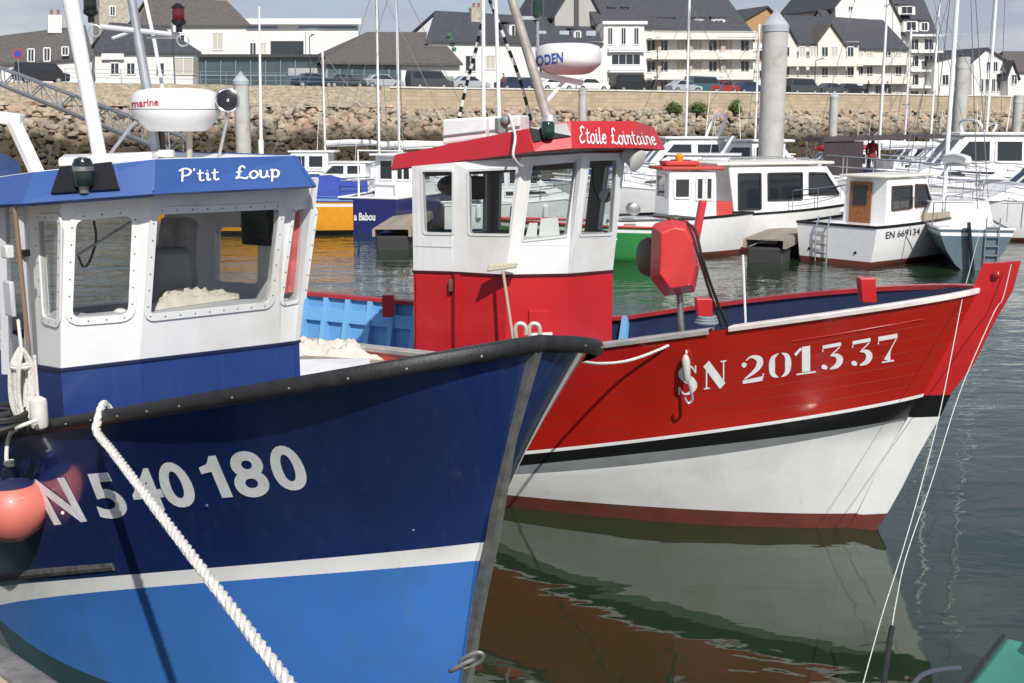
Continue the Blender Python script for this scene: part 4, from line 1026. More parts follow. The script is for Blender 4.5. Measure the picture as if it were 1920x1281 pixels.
part(r, 'canopy_pole', mb, chrome)
part(r, 'canopy_curtain', MB().box((1.3, -1.22, 2.0), (1.6, .04, 1.55)), canvas_dark)
cabin(r, [(3.4, 1.2), (7, 1.3), (6.2, 2.0), (3.5, 2.0)], 1.05, .95, side=[[(3.9, 1.45), (5.8, 1.5), (5.6, 1.85), (3.9, 1.85)]])
for x, y, c, lb in ((1.9, -.5, (.03, .04, .1), 'person in dark blue sitting up on the canopy boat, left of the others'), (2.7, -.6, (.3, .03, .04), 'person in a red top standing on the canopy boat'), (6.6, -.7, (.16, .01, .03), 'person in a maroon jacket at the bow of the canopy boat')):
    Wp = FRAME[r.name] @ Vector((x, y, 1.25 if x < 6 else 1.42)); person(lb, Wp, R(-80), c, (.02, .02, .03), 'stand')
yacht('white motor yacht with row of small square windows left of the stained piling', 1765, 376, 170, 7.5, 2.7, (3.5, 0), 1)
r = yacht('large white flybridge yacht with green windscreen at the right edge', 1900, 420, 176, 11, 3.6, (5.5, 0), 1, pane=greenglass, sc_=.8)
part(r, 'flybridge_screen', MB().hexa8([(2.0, -1.2, 3.55), (5.4, -1.2, 3.5), (5.4, 1.2, 3.5), (2.0, 1.2, 3.55), (2.2, -1.2, 3.95), (4.6, -1.1, 4.1), (4.6, 1.1, 4.1), (2.2, 1.2, 3.95)]), gelcoat, smooth=False, bevel=.06)
yacht('white motor boat with a long foredeck between the flybridge yacht and the grey sloop', 1862, 448, 178, 7.6, 2.6, (4.5, 0), 0, sc_=.85)
# -- grey-blue sloop seen from astern
r = boat('sailing_sloop', 'blue grey sloop seen from its rounded stern with boarding ladder', 'sailboat', 1826, 507, 80, 7.2, 1.95, 1.1, .98, hull=bluegrey, boot=bluegrey, band=gelcoat, anchor=(0, 0), trim=gelcoat, lev=[(-.3, .12), (.0, .34), (.13, .52), (.42, .80), (.8, .95), (.9, .98), (1.0, 1.0)])
cabin(r, [(2.2, .95), (5.6, 1.05), (4.9, 1.45), (2.2, 1.5)], .85, .7, side=[[(2.8, 1.12), (4.4, 1.15), (4.3, 1.32), (2.8, 1.34)]], name='coachroof')
mb = MB()
for y in (-.5, -.2): mb.tube([(-.06, y, .0), (-.05, y, 1.25)], .018, 6)
for k in range(5): mb.bar((-.06, -.5, .15 + .22 * k), (-.06, -.2, .15 + .22 * k), .03, .03)
part(r, 'ladder', mb, chrome)
part(r, 'rudder', MB().bar((-.12, .22, 1.15), (-.2, .02, -.3), .16, .06, up=(0, 1, 0)), blackp)
mb = MB()
for sg in (-1, 1):
    mb.tube([(.1, sg * 1.0, 1.0), (.05, sg * 1.0, 1.6)], .016, 6).tube([(.05, sg * 1.0, 1.6), (2.2, sg * 1.15, 1.6)], .012, 6).tube([(2.2, sg * 1.15, 1.0), (2.2, sg * 1.15, 1.6)], .014, 6)
mb.tube([(.05, -1.0, 1.6), (.05, -.5, 1.6)], .016, 6).tube([(.05, 1.0, 1.6), (.05, .1, 1.6)], .016, 6)
part(r, 'pushpit', mb, chrome)
mast(r, 4.4, 10.5, 1.45, boom=2.9, L=7.2)
# -- left side, behind the blue wheelhouse
r = boat('yellow_boat', 'yellow hulled open boat with blue rail beside the blue wheelhouse', 'boat', 512, 436, 186, 6, 2.2, 1.3, 1.05, hull=orange, boot=blackp, band=white, anchor=(2.6, 0), trim=M('rail_blue', (.03, .10, .36), .4), deck=bluedeck)
part(r, 'fish_box', MB().box((2.5, .3, 1.35), (.9, .6, .5)), bluedeck); part(r, 'buoy', MB().ball((4.6, -.6, 1.45), .22), M('pale_buoy', (.7, .5, .36), .5))
r = boat('blue_launch', 'dark blue launch with white lettering on its stern and a small white cabin', 'boat', 690, 440, 68, 6.4, 2.4, 1.35, 1.15, hull=M('launch_blue', (.012, .018, .12), .3, coat=.5), boot=MATS['launch_blue'], anchor=(0, 0), trim=white)
cabin(r, [(1.9, 1.0), (3.4, 1.05), (3.3, 2.35), (1.9, 2.42)], .78, .72, side=[[(2.2, 1.6), (2.95, 1.6), (2.95, 2.15), (2.2, 2.15)]], ends=[(1, .45, .9, -.8, -.05), (1, .45, .9, .05, .8), (3, .1, .55, -.75, -.1), (3, .1, .55, .1, .75)], mat=white, roof=(1.6, 3.6, 2.45, .08, white))
hullo = [c for c in r.children if c.name.startswith('hull')][0]
letters('letter', glyphs(text2d('a Babou', .03)), [(664, 413), (704, 413), (704, 399), (664, 399)], bvh_of(hullo), signwhite, r, off=.012)
part(r, 'gallows', MB().tube([(.9, -.8, 1.1), (.9, -.8, 2.6), (.9, .8, 2.6), (.9, .8, 1.1)], .035, 6), white)
yacht('white flybridge cruiser half behind the blue visor, left of two others', 605, 385, 176, 7, 2.6, (3, 0), 2, sc_=.70)
yacht('white cabin cruiser with a square windscreen, middle of the three by the rocks', 632, 392, 4, 6.5, 2.4, (2.6, 0), 0, sc_=.62)
yacht('white cruiser with sloping screen nearest the red visor end', 705, 398, 186, 7.5, 2.7, (3.5, 0), 0, sc_=.62)
yacht('white second row cruiser seen through the door window of the red wheelhouse', 860, 398, 176, 7.2, 2.6, (3.6, 0), 0, sc_=.85)
yacht('white cruiser seen through the front panes of the red wheelhouse', 1010, 430, 8, 6.4, 2.5, (3.2, 0), 1, sc_=.85)
# -- more small boats filling the berths of the back rows
protos = [yacht('small white cabin boat in the back row, below the corner of the apartment block', 1175, 366, 172, 5.6, 2.2, (2.8, 0), 0, sc_=.9),
          yacht('small white boat with radar arch in the back row, right behind the massive piling', 1490, 372, 8, 6.0, 2.3, (3, 0), 1, sc_=.85)]
r = boat('open_boat', 'small open white boat with blue canvas hood in the back row under the two bushes', 'boat', 1262, 384, 170, 5, 2.0, .95, .75, anchor=(2.5, 0), trim=navy, rail=True)
part(r, 'canvas_hood', MB().grid([[(x, 0.95 * math.cos(t), .75 + (.75 if x < 2.6 else .55) * math.sin(t)) for t in [math.pi * k / 8 for k in range(9)]] for x in (1.2, 1.9, 2.6, 3.1)]), bluecanvas)
outboard(r); protos.append(r)
for k, (pi, u, v, hd, sc_, lb) in enumerate(((2, 1385, 368, 176, 1.0, 'open boat with blue hood close to the foot of the massive piling'), (0, 1440, 384, 12, .95, 'small white cabin boat whose bow points right, before the massive piling'), (1, 1585, 364, 174, .8, 'white boat with arch under the short slim piling'),
        (2, 1620, 382, 5, 1.0, 'open boat with blue hood left of the canopy boat'), (0, 1705, 366, 186, .9, 'small white cabin boat beyond the canopy boat'), (0, 1790, 364, 174, .9, 'small white cabin boat at the foot of the stained piling'),
        (2, 1840, 372, 10, 1.0, 'open boat with blue hood in front of the tall sail mast at right'), (1, 1885, 366, 178, .9, 'white boat with arch below the end house'), (0, 1790, 418, 176, 1.1, 'white cabin boat half hidden by the wooden door boat'), (1, 1260, 402, 186, 1.0, 'white arch boat behind the red roofed launch'),
        (0, 1370, 404, 170, 1.0, 'white cabin boat showing above the pilot house cruiser roof'), (0, 560, 380, 178, .8, 'small white cabin boat behind the blue visor'), (2, 668, 412, 8, .9, 'open boat with blue hood over the yellow boat'), (1, 940, 384, 176, .8, 'white arch boat beyond the red wheelhouse roof'), (2, 1100, 380, 172, .9, 'open boat with blue hood behind the front window of the red wheelhouse'),
        (1, 1880, 394, 8, .95, 'white arch boat in front of the flybridge yacht windows'))):
    P = atz(u, v); sc_ *= 1.2; q = Matrix.Rotation(R(hd), 3, 'Z') @ Vector((2.7 * sc_, 0, 0)); dup(protos[pi], (P.x - q.x, P.y - q.y, 0), R(hd), lb, scale=(sc_,) * 3)
# -- masts of yachts lying behind the others
def sloop(label, u, v, hd, h, L=7.5, hullc=None):
    r = boat('sailing_yacht', label, 'sailboat', u, v, hd, L, 2.4, 1.15, 1.0, hull=hullc, anchor=(.58 * L, 0), group='masted yachts in the back row')
    cabin(r, [(.25 * L, .95), (.72 * L, 1.05), (.65 * L, 1.45), (.25 * L, 1.5)], .8, .68, name='coachroof', side=[[(.32 * L, 1.15), (.58 * L, 1.17), (.56 * L, 1.33), (.32 * L, 1.34)]])
    mast(r, .58 * L, h, 1.45, boom=.36 * L, L=L, rd=.055); return r
for u, v, hd, h, lb in ((713, 372, 170, 10.2, 'masted white yacht left of the red visor, thinner of two masts'), (750, 378, 186, 10.2, 'masted white yacht just left of the red visor end'), (1283, 372, 174, 9.2, 'masted yacht left of the massive piling'), (1412, 366, 5, 8.2, 'masted yacht whose mast stands close against the massive piling'),
                        (1643, 380, 178, 15.5, 'tall masted yacht in front of the slate roofed house'), (1738, 370, 172, 9.0, 'masted yacht left of the stained piling'), (1838, 410, 176, 16, 'tall masted yacht near the right edge with furled white sail'), (1690, 366, 4, 8.0, 'masted yacht behind the dark canopy boat'), (612, 362, 172, 7.2, 'short masted yacht right above the blue visor end')):
    sloop(lb, u, v, hd, h)
# -- floating pontoons
def pontoon(label, a, b, wd, z=.48):
    A, B = Vector(a), Vector(b); d = (B - A).normalized(); s = Vector((-d.y, d.x, 0)) * wd / 2
    r = thing('pontoon', label, 'pontoon', (A.x, A.y, 0), math.atan2(d.y, d.x)); Lp = (B - A).length
    n = int(Lp / .16); me = None
    for k in range(min(n, 150)):
        if me is None:
            o = MB().box((.07, 0, z), (.14, wd, .04)).build('plank', oldwood, r, world=False, smooth=False); me = o.data
        else:
            o = bpy.data.objects.new('plank', me); COL.objects.link(o); o.parent = r; o.location = (k * .16, 0, random.uniform(-.004, .004))
    mb = MB()
    for sg in (-1, 1): mb.box((Lp / 2, sg * wd / 2, z - .12), (Lp, .08, .2))
    mb.build('side_beam', oldwood, r, world=False, smooth=False)
    k = .6
    while k < Lp:
        MB().box((k, 0, .1), (1.0, wd * .9, .58)).build('float', M('dark_float', (.035, .035, .035), .8), r, world=False, bevel=.05); k += 3.2
    return r
pontoon('wooden finger pontoon between the pilot house cruiser and the wooden door boat', atz(1432, 494), atz(1560, 430), 1.0, .6)
pontoon('wooden finger pontoon beside the dark blue launch', atz(735, 470), atz(800, 415), 1.0, .6)
pontoon('long pontoon running along the second row of boats', atz(1180, 386), atz(1900, 386), 2.0)

# ================================================================ THE TWO FISHING BOATS
class Frame:
    def __init__(s, P, hd):
        a = R(hd); s.o = Vector((P.x, P.y, 0)); s.h = Vector((math.cos(a), math.sin(a), 0)); s.p = Vector((-math.sin(a), math.cos(a), 0)); s.rz = a
    def w(s, x, y, z): return s.o + s.h * x + s.p * y + Vector((0, 0, z))
    def l(s, P): d = Vector(P) - s.o; return Vector((d.dot(s.h), d.dot(s.p), d.z))
    def mid(s, u, v, y=0.0): return s.l(onplane(u, v, s.o + s.p * y, s.p))
    def solve(s, u, v, b):
        r = ray(u, v); k = np.linspace(3, 16, 3000) / r.y
        X = CAMP.x + k * r.x - s.o.x; Y = CAMP.y + k * r.y - s.o.y
        x = X * s.h.x + Y * s.h.y; y = X * s.p.x + Y * s.p.y
        f = y + np.array([b(q) for q in x]); i = np.where((f[:-1] < 0) & (f[1:] >= 0))[0]
        if not len(i): return None
        return s.l(CAMP + r * float(k[i[0]]))
def breadth(B, Lb, p, q, x0): return lambda x: B * max(0, 1 - (1 - min(max((x0 - x) / Lb, 0), 1)) ** p) ** (1 / q) if x < x0 else 0.0
class Level:
    def __init__(s, fr, B, Lb, p, q, stem, pts=None, z=None, deg=2, flat=-3.6, aft=.9):
        st = fr.mid(*stem) if stem[1] > 50 else Vector((stem[0], 0, stem[1])); s.x0 = st.x; s.z0 = st.z
        s.b = breadth(B, Lb, p, q, s.x0); s.flat, s.aft = flat, aft
        if pts:
            q_ = [x for x in (fr.solve(u, v, s.b) for u, v in pts) if x is not None] + [st]
            s.c = np.polyfit([a.x for a in q_], [a.z for a in q_], deg)
        else: s.c = [z]
    def z(s, x):
        if x > s.flat or len(s.c) == 1: return float(np.polyval(s.c, x))
        m = float(np.polyval(np.polyder(s.c), s.flat)); return float(np.polyval(s.c, s.flat)) + m * (1 - math.exp((x - s.flat) * s.aft)) / -s.aft
def hull_grid(levels, Lh, ns=44, drop=0.0):
    S = [Lh * (i / ns) ** 1.9 for i in range(ns + 1)]; rows = []
    for lv in levels:
        rows.append([(lv['x0'] - s, lv['b'](s), lv['z'](s)) for s in S])
    return rows
def stack(levels, subs, groove=None):
    """levels top to bottom; subs[i] rows between i and i+1. Each row is a dict of functions of the distance s aft of its own stem point"""
    out, mats = [], []
    for i, lv in enumerate(levels):
        out.append(dict(x0=lv.x0, b=(lambda s, lv=lv: lv.b(lv.x0 - s)), z=(lambda s, lv=lv: lv.z(lv.x0 - s))))
        if i < len(levels) - 1:
            n, ex = subs[i]; lo = levels[i + 1]
            gv = groove if (groove and i == 0) else None
            fr_ = []
            for k in range(1, n):
                t = k / n
                fr_ += [(t, 0)] if not gv else [(t - .004, 0), (t - .0015, .0009), (t + .0015, .0009), (t + .004, 0)]
            for t, dp in fr_:
                te = 1 - (1 - t) ** ex
                out.append(dict(x0=lv.x0 + (lo.x0 - lv.x0) * t,
                    b=(lambda s, lv=lv, lo=lo, te=te, dp=dp: max(0, lv.b(lv.x0 - s) * (1 - te) + lo.b(lo.x0 - s) * te - dp * min(1, s * 4))),
                    z=(lambda s, lv=lv, lo=lo, t=t: lv.z(lv.x0 - s) * (1 - t) + lo.z(lo.x0 - s) * t)))
                mats.append(i)
            mats.append(i)
    return out, mats
def rounded(q, r, k=5):
    q = [Vector(p) for p in q]; o = []
    for i in range(4):
        p, a, b = q[i], q[i - 1], q[(i + 1) % 4]
        A = p + (a - p).normalized() * r; B = p + (b - p).normalized() * r
        for j in range(k):
            t = j / (k - 1); o.append(A * (1 - t) ** 2 + p * 2 * t * (1 - t) + B * t * t)
    return o
def panel(mb, Q, hole, n, th, k=5, m_in=1):
    """wall between outer quad Q and a rounded hole (4*k points starting at Q[0]'s corner), th thick towards -n"""
    Q = [Vector(p) for p in Q]; n = Vector(n) * -th
    for sh, m in ((Vector((0, 0, 0)), 0), (n, m_in)):
        for i in range(4):
            h = [p + sh for p in hole[i * k:(i + 1) * k]]
            for j in range(k - 1): mb.add([Q[i] + sh, h[j], h[j + 1]], [(0, 1, 2)], m)
            nx = hole[((i + 1) * k) % (4 * k)] + sh
            mb.add([Q[i] + sh, h[-1], nx, Q[(i + 1) % 4] + sh], [(0, 1, 2, 3)], m)
    N_ = len(hole)
    for i in range(N_): mb.add([hole[i], hole[(i + 1) % N_], hole[(i + 1) % N_] + n, hole[i] + n], [(0, 1, 2, 3)], 0)
    for i in range(4): mb.add([Q[i], Q[(i + 1) % 4], Q[(i + 1) % 4] + n, Q[i] + n], [(0, 1, 2, 3)], 0)
def facet_normal(Q, inside):
    n = (Vector(Q[1]) - Vector(Q[0])).cross(Vector(Q[3]) - Vector(Q[0])).normalized()
    c = sum((Vector(p) for p in Q), Vector()) / 4
    return n if n.dot(c - inside) > 0 else -n
def ring_window(r, hole, n, wd=.045, bolts=True, fm=None, gm=None, proud=.012, bm_=None):
    c = sum(hole, Vector()) / len(hole); N_ = len(hole)
    outer = []
    for i in range(N_):
        t = (hole[(i + 1) % N_] - hole[i - 1]).normalized(); o = t.cross(n).normalized()
        if o.dot(hole[i] - c) < 0: o = -o
        outer.append(hole[i] + o * wd)
    mb = MB(); a = n * proud
    for i in range(N_):
        j = (i + 1) % N_
        mb.add([hole[i] + a, hole[j] + a, outer[j] + a, outer[i] + a, outer[i], outer[j], hole[i] - n * .03, hole[j] - n * .03], [(0, 1, 2, 3), (3, 2, 5, 4), (0, 6, 7, 1)])
    f = mb.build('window', fm or white, r, smooth=False)
    MB().poly([p - n * .018 for p in hole]).build('pane', gm or clearglass, f, smooth=False)
    if bolts:
        mb = MB(); acc = 0.05
        for i in range(N_):
            j = (i + 1) % N_; a0 = (hole[i] + outer[i]) / 2; a1 = (hole[j] + outer[j]) / 2; d = (a1 - a0).length
            while acc < d:
                mb.lathe([(.0055, 0), (.0045, .003), (.002, .0045)], a0.lerp(a1, acc / d) + n * proud, 7, axis=n); acc += .105
            acc -= d
        mb.build('bolts', bm_ or steel, f, kind='stuff')
    return f

# ---------------------------------------------------------------- the blue boat
BP = at(1004, 650, 5.6); BF = Frame(BP, -46.7)
blue = thing('fishing_boat', 'dark blue fishing boat in front, white stripe over light blue bottom, black rubber rail', 'boat', tuple(BF.o), BF.rz)
gunp = [(0, 801), (89, 793), (182, 778), (270, 759), (359, 740), (560, 709), (664, 681), (864, 650), (954, 639)]
G = Level(BF, 1.256, 2.32, 2.38, 2.48, (1004, 650), gunp)
ST = Level(BF, 1.24, 3.25, 2.0, 1.15, (912, 1017), [(70, 1092), (253, 1078), (640, 1044), (729, 1033), (880, 1020)], deg=2, flat=-5)
SBt = Level(BF, 1.23, 3.25, 2.0, 1.15, (903, 1051), [(74, 1122), (296, 1101), (640, 1074), (729, 1064), (870, 1054)], deg=2, flat=-5)
BO = Level(BF, 1.3, 3.5, 1.95, 1.12, (-.8, -.9), z=-.9)
def blue_grid():
    lv, mt = stack([G, ST, SBt, BO], [(9, 1.5), (1, 1), (6, .8)])
    return hull_grid(lv, 6.4), mt
rows, mt = blue_grid()
PD = .12
def side_rows(rows, sg, drop): return [[(x, sg * max(y, .03), z - (drop * y if sg > 0 else 0)) for x, y, z in ln] for ln in rows]
mb = MB()
for sg in (-1, 1): mb.grid(side_rows(rows, sg, PD), mf=lambda i, j: mt[i])
st_, pt_ = side_rows(rows, -1, PD), side_rows(rows, 1, PD)
mb.grid([[a[0], b[0]] for a, b in zip(st_, pt_)], mf=lambda i, j: mt[i])
mb.grid([[a[-1], b[-1]] for a, b in zip(st_, pt_)], mf=lambda i, j: mt[i])
bhull = mb.build('hull', [bluedk, white, bluelt], blue, world=False)
# deck and inside of the bulwark
mb = MB(); s0, p0 = st_[0], pt_[0]
def inset(ln, d, dz=0.0): return [(x - .05, math.copysign(max(.004, abs(y) - d), y), z + dz) for x, y, z in ln]
mb.grid([inset(s0, .05, -.01), inset(st_[2], .05), inset(st_[5], .05), inset(pt_[5], .05), inset(pt_[2], .05), inset(p0, .05, -.01)])
mb.build('deck', M('deck_grey_blue', (.10, .14, .22), .7, var=.15), blue, world=False)
# rubber rail: a deep outer band, with a flat top, and its bolts
mb = MB(); bo = MB()
for sg, rw in ((-1, s0), (1, p0)):
    T = []
    for i, (x, y, z) in enumerate(rw):
        q = Vector(rw[min(i + 1, len(rw) - 1)]) - Vector(rw[max(i - 1, 0)]); q.z = 0; q.normalize(); o = Vector((q.y, -q.x, 0)); 
        if o.y * sg < 0: o = -o
        if i == 0: o = Vector((.75, sg * .66, 0))
        T.append((Vector((x, y, z)), o))
    prof = [(-.06, .0), (-.004, .010), (.002, .004), (.03, .006), (.042, -.012), (.043, -.04), (.036, -.06), (.015, -.075), (0.002, -.077)]
    mb.grid([[p + o * a + Vector((0, 0, b)) for p, o in T] for a, b in prof])
    acc = 0
    for i in range(1, len(T)):
        acc += (T[i][0] - T[i - 1][0]).length
        if acc > .26: acc = 0; bo.lathe([(.007, 0), (.006, .005), (.002, .007)], T[i][0] + T[i][1] * .042 + Vector((0, 0, -.036)), 8, axis=T[i][1])
n0_ = [[Vector((x, y, z)) + o * a + Vector((0, 0, b)) for a, b in prof] for (x, y, z), o in ((s0[0], Vector((.75, -.66, 0))), (p0[0], Vector((.75, .66, 0))))]
mid_ = [(p + q) / 2 + Vector((.012, 0, 0)) for p, q in zip(*n0_)]
mb.grid([n0_[0], mid_, n0_[1]])
mb.build('rubber_rail', black, blue, world=False)
bo.build('rail_bolts', steel, blue, world=False, kind='stuff')
# stem bar
sp = [BF.mid(u, v) for u, v in ((1005, 655), (980, 742), (955, 830), (940, 920), (925, 1010), (905, 1100), (890, 1179), (875, 1281))] + [Vector((-.8, 0, -.85))]
mb = MB(); prev = None
for a, b in zip(sp, sp[1:]):
    mb.add([a + Vector((dx, dy, 0)) for dx, dy in ((.026, -.023), (.026, .023), (-.03, .027), (-.03, -.027))] + [b + Vector((dx, dy, 0)) for dx, dy in ((.026, -.023), (.026, .023), (-.03, .027), (-.03, -.027))], [(0, 1, 5, 4), (1, 2, 6, 5), (2, 3, 7, 6), (3, 0, 4, 7)])
mb.build('stem_bar', steel, blue, world=False)
mb = MB()
for q, ax in ((0, (.3, .9, .3)), (1, (.9, -.3, .2))):
    c = at(884 + q * -18, 1238 + q * 10, 5.35); mb2 = []
    d1 = Vector((-.8, .15, -.5)).normalized(); d2 = d1.cross(Vector(ax)).normalized()
    for i in range(20):
        t = 2 * math.pi * i / 20; mb2.append(c + d1 * (.055 * math.cos(t) + .012 * (1 if math.cos(t) > 0 else -1)) + d2 * .03 * math.sin(t))
    mb.tube(mb2, .0105, 8, closed=True)
mb.build('chain_link', steel, blue)
for k in range(2):
    b = 966 + 26 * k; mb = MB().tube(spline([at(b + 4, 646, 5.72), at(b, 620, 5.72), at(b + 5, 608, 5.72), at(b + 15, 608, 5.72), at(b + 20, 616, 5.72), at(b + 20, 628, 5.72)], 5), .011, 8)
    mb.build('fairlead_hook', M('bronze_pin', (.62, .55, .45), .4, .4), blue)
mb = MB(); mb.tube([Vector((x, -y - .012, z + .02)) for x, y, z in [(SBt.x0 - s, SBt.b(SBt.x0 - s), ST.z(ST.x0 - s) + .03) for s in [2.05 + .15 * k for k in range(24)]]], .03, 8)
mb.build('rubbing_strip', M('scuffed_rubber', (.07, .07, .065), .7, var=.5, vs=20, bump=.3), blue, world=False)
# registration
hb = bvh_of(bhull)
BQ = [('S', (30, 990), (88, 982), (48, 903), (-8, 909)), ('N', (101, 981), (163, 974), (122, 895), (57, 899)), ('5', (190, 970), (248, 963), (207, 885), (160, 889)), ('4', (258, 957), (318, 952), (285, 876), (236, 881)), ('0', (313, 949), (377, 943), (342, 864), (290, 868)),
      ('1', (397, 934), (438, 931), (405, 853), (366, 857)), ('8', (447, 930), (511, 924), (487, 843), (424, 847)), ('0', (521, 917), (586, 911), (553, 832), (498, 837))]
for ch, *q in BQ:
    fs = text2d(ch, .03)
    if ch == '1': fs = [[(0, 0), (.2, 0), (.2, .5), (0, .5)], [(0, .5), (.2, .5), (.2, .98), (.06, .98), (0, .86)], [(0, .86), (-.04, .8), (-.2, .74), (-.2, .58), (0, .62)]]
    decal('letter', put(fs, q), hb, signwhite, blue, off=.005)

for (u, v, m) in ((388, 948, bluehs), (118, 962, gelcoat), (775, 994, steel)):
    p = lay(hb, u, v, .0); MB().ball(p, .013 if m is not steel else .006, 10, 7).build('hull_fitting', m, blue)
# ---- wheelhouse of the blue boat
aft, port, up = -BF.h, BF.p, Vector((0, 0, 1))
seam = [at(62, 684, 7.36), at(114, 693, 7.05), at(262, 676, 7.2), at(525, 645, 7.95), at(561, 640, 8.04)]
tops = [at(56, 362, 7.32), at(116, 352, 7.0), at(287, 348, 7.12), at(535, 336, 7.85), at(598, 334, 7.92)]
bott = [Vector((p.x, p.y, .95)) for p in seam]
A_s, A_t, A_b = [q[0] + aft * 1.45 + port * .05 for q in (seam, tops, bott)]
E_s, E_t, E_b = [q[4] + aft * 1.75 - port * .05 for q in (seam, tops, bott)]
S7, T7, B7 = [A_s] + seam + [E_s], [A_t] + tops + [E_t], [A_b] + bott + [E_b]
inside = sum(S7, Vector()) / 7
holes_px = {1: [(83, 593), (109, 601), (112, 415), (72, 415)], 2: [(136, 597), (240, 589), (248, 404), (143, 413)], 3: [(281, 589), (503, 566), (523, 392), (294, 402)], 4: [(529, 568), (567, 560), (590, 392), (553, 392)]}
lower, upper = MB(), MB()
wins = []
for i in range(7):
    j = (i + 1) % 7
    lo = [B7[i], B7[j], S7[j], S7[i]]; n = facet_normal(lo, inside)
    lower.slab(lo, -n * .04)
    Q = [S7[i], S7[j], T7[j], T7[i]]; n = facet_normal(Q, inside)
    if i in holes_px:
        h = [onplane(u, v, Q[0], n) for u, v in holes_px[i]]
    elif i == 5:
        h = [onplane(u, v, Q[0], n) for u, v in ((491, 532), (411, 527), (411, 427), (491, 425))]
    else:
        a, b, lo_, hi_ = (.08, .92, .12, .9)  # side and rear openings widened to let more light into the wheelhouse
        h = [Q[0].lerp(Q[1], a).lerp(Q[3].lerp(Q[2], a), lo_), Q[0].lerp(Q[1], b).lerp(Q[3].lerp(Q[2], b), lo_), Q[0].lerp(Q[1], b).lerp(Q[3].lerp(Q[2], b), hi_), Q[0].lerp(Q[1], a).lerp(Q[3].lerp(Q[2], a), hi_)]
    hole = rounded(h, .05 if i in (2, 5) else .03)
    panel(upper, Q, hole, n, .035, m_in=1); wins.append((hole, n, i))
lower.build('wheelhouse_base', bluehs, blue, smooth=False)
upper.build('wheelhouse_wall', [white, M('wheelhouse_grey_lining', (.74, .74, .73), .6)], blue, smooth=False)
for hole, n, i in wins: ring_window(blue, hole, n, wd=.022 if i == 4 else .045, bolts=i in (1, 2, 3, 4), gm=tintglass if i != 4 else M('reflecting_side_glass', (.26, .09, .09), .08, spec=.9) if False else tintglass, bm_=M('dark_bolt', (.13, .125, .12), .5))
mb = MB()   # dark seam moulding
for i in range(7):
    j = (i + 1) % 7; mb.bar(S7[i] , S7[j], .028, .018)
mb.build('seam_moulding', M('seam_navy', (.012, .018, .06), .4), blue, smooth=False)
# floor, lining, dash and what lies on it
MB().poly([p - up * .0 for p in [Vector((q.x, q.y, 1.0)) for q in S7]]).build('wheelhouse_floor', M('floor_grey', (.3, .3, .3), .6), blue, smooth=False)
dz = at(281, 588, 7.3).z - .01
inn = lambda p, k: p.lerp(inside, k)
MB().slab([Vector((*inn(S7[k], t).xy, dz)) for k, t in ((1, .06), (2, .06), (3, .06), (4, .06), (5, .06), (5, .3), (4, .42), (3, .5), (2, .36), (1, .3))], up * -.03).build('dash_shelf', greywhite, blue, smooth=False)
mb = MB(); rv = random.Random(3); g = []
for i in range(13):
    ln = []
    for j in range(22):
        a, b = j / 21, i / 12
        p = at(284 + a * 165, 582 - b * 4 - a * 12, 7.45 + .55 * a + b * .28); e = min(1, 5 * min(a, 1 - a, b, 1 - b))
        p.z = dz + .002 + e * (.075 + .05 * noise.noise((a * 7, b * 5, 2)) + .035 * noise.noise((a * 17, b * 13, 5))) * (1 if a < .62 else .6); ln.append(p)
    g.append(ln)
mb.grid(g); mb.build('crumpled_cloth', M('cream_cloth', (.62, .58, .48), .9, var=.12, vs=14), blue)
MB().box(at(430, 566, 8.1), (.12, .09, .05), rz=.4).build('small_box', M('tin_blue', (.05, .13, .32), .5), blue, bevel=.008)
MB().box(at(496, 424, 8.35), (.28, .2, .26), rz=-.6).build('monitor', blackp, blue, bevel=.015)
MB().box(at(496, 385, 8.35), (.08, .08, .2)).build('monitor_bracket', blackp, blue)
jk = MB()   # oilskin hanging inside
for q, (u0, w_) in enumerate(((322, 30), (352, 22))):
    jk.tube(spline([at(u0, 412, 8.25), at(u0 - 4, 440, 8.2), at(u0 - 8, 490, 8.2), at(u0 - 2, 545, 8.2)], 4), [.04] + [.075] * 5 + [.085] * 6 + [.06], 9)
jk.build('hanging_oilskin', M('oilskin_grey', (.36, .35, .33), .7, var=.2, vs=10, bump=.5, bs=8), blue)
MB().box(at(322, 520, 8.0), (.26, .24, .4), rz=.5).add([], []).build('helm_seat', M('seat_grey', (.26, .26, .26), .6), blue, bevel=.04)
MB().tube(spline([at(176, 414, 7.35), at(180, 450, 7.35), at(168, 490, 7.35), at(156, 500, 7.35), at(146, 478, 7.3)], 5), .008, 6).build('coiled_cable', blackp, blue)
MB().tube([at(146, 478, 7.3), at(246, 416, 7.4)], .01, 6).build('wiper_arm', galv, blue)
MB().ball(at(226, 588, 7.45), (.05, .045, .035), 10, 7).build('sponge', gelcoat, blue)
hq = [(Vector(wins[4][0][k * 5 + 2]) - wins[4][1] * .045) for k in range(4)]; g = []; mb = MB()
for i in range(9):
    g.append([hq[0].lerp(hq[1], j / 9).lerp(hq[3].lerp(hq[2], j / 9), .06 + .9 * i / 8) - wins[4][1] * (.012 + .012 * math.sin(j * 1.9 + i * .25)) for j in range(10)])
mb.grid(g); mb.build('red_reflection_sheet', M('red_reflection_tint', (.62, .16, .15), .8, var=.2, vs=12), blue)  # added red sheet behind the pane; its colour stands in for a reflection
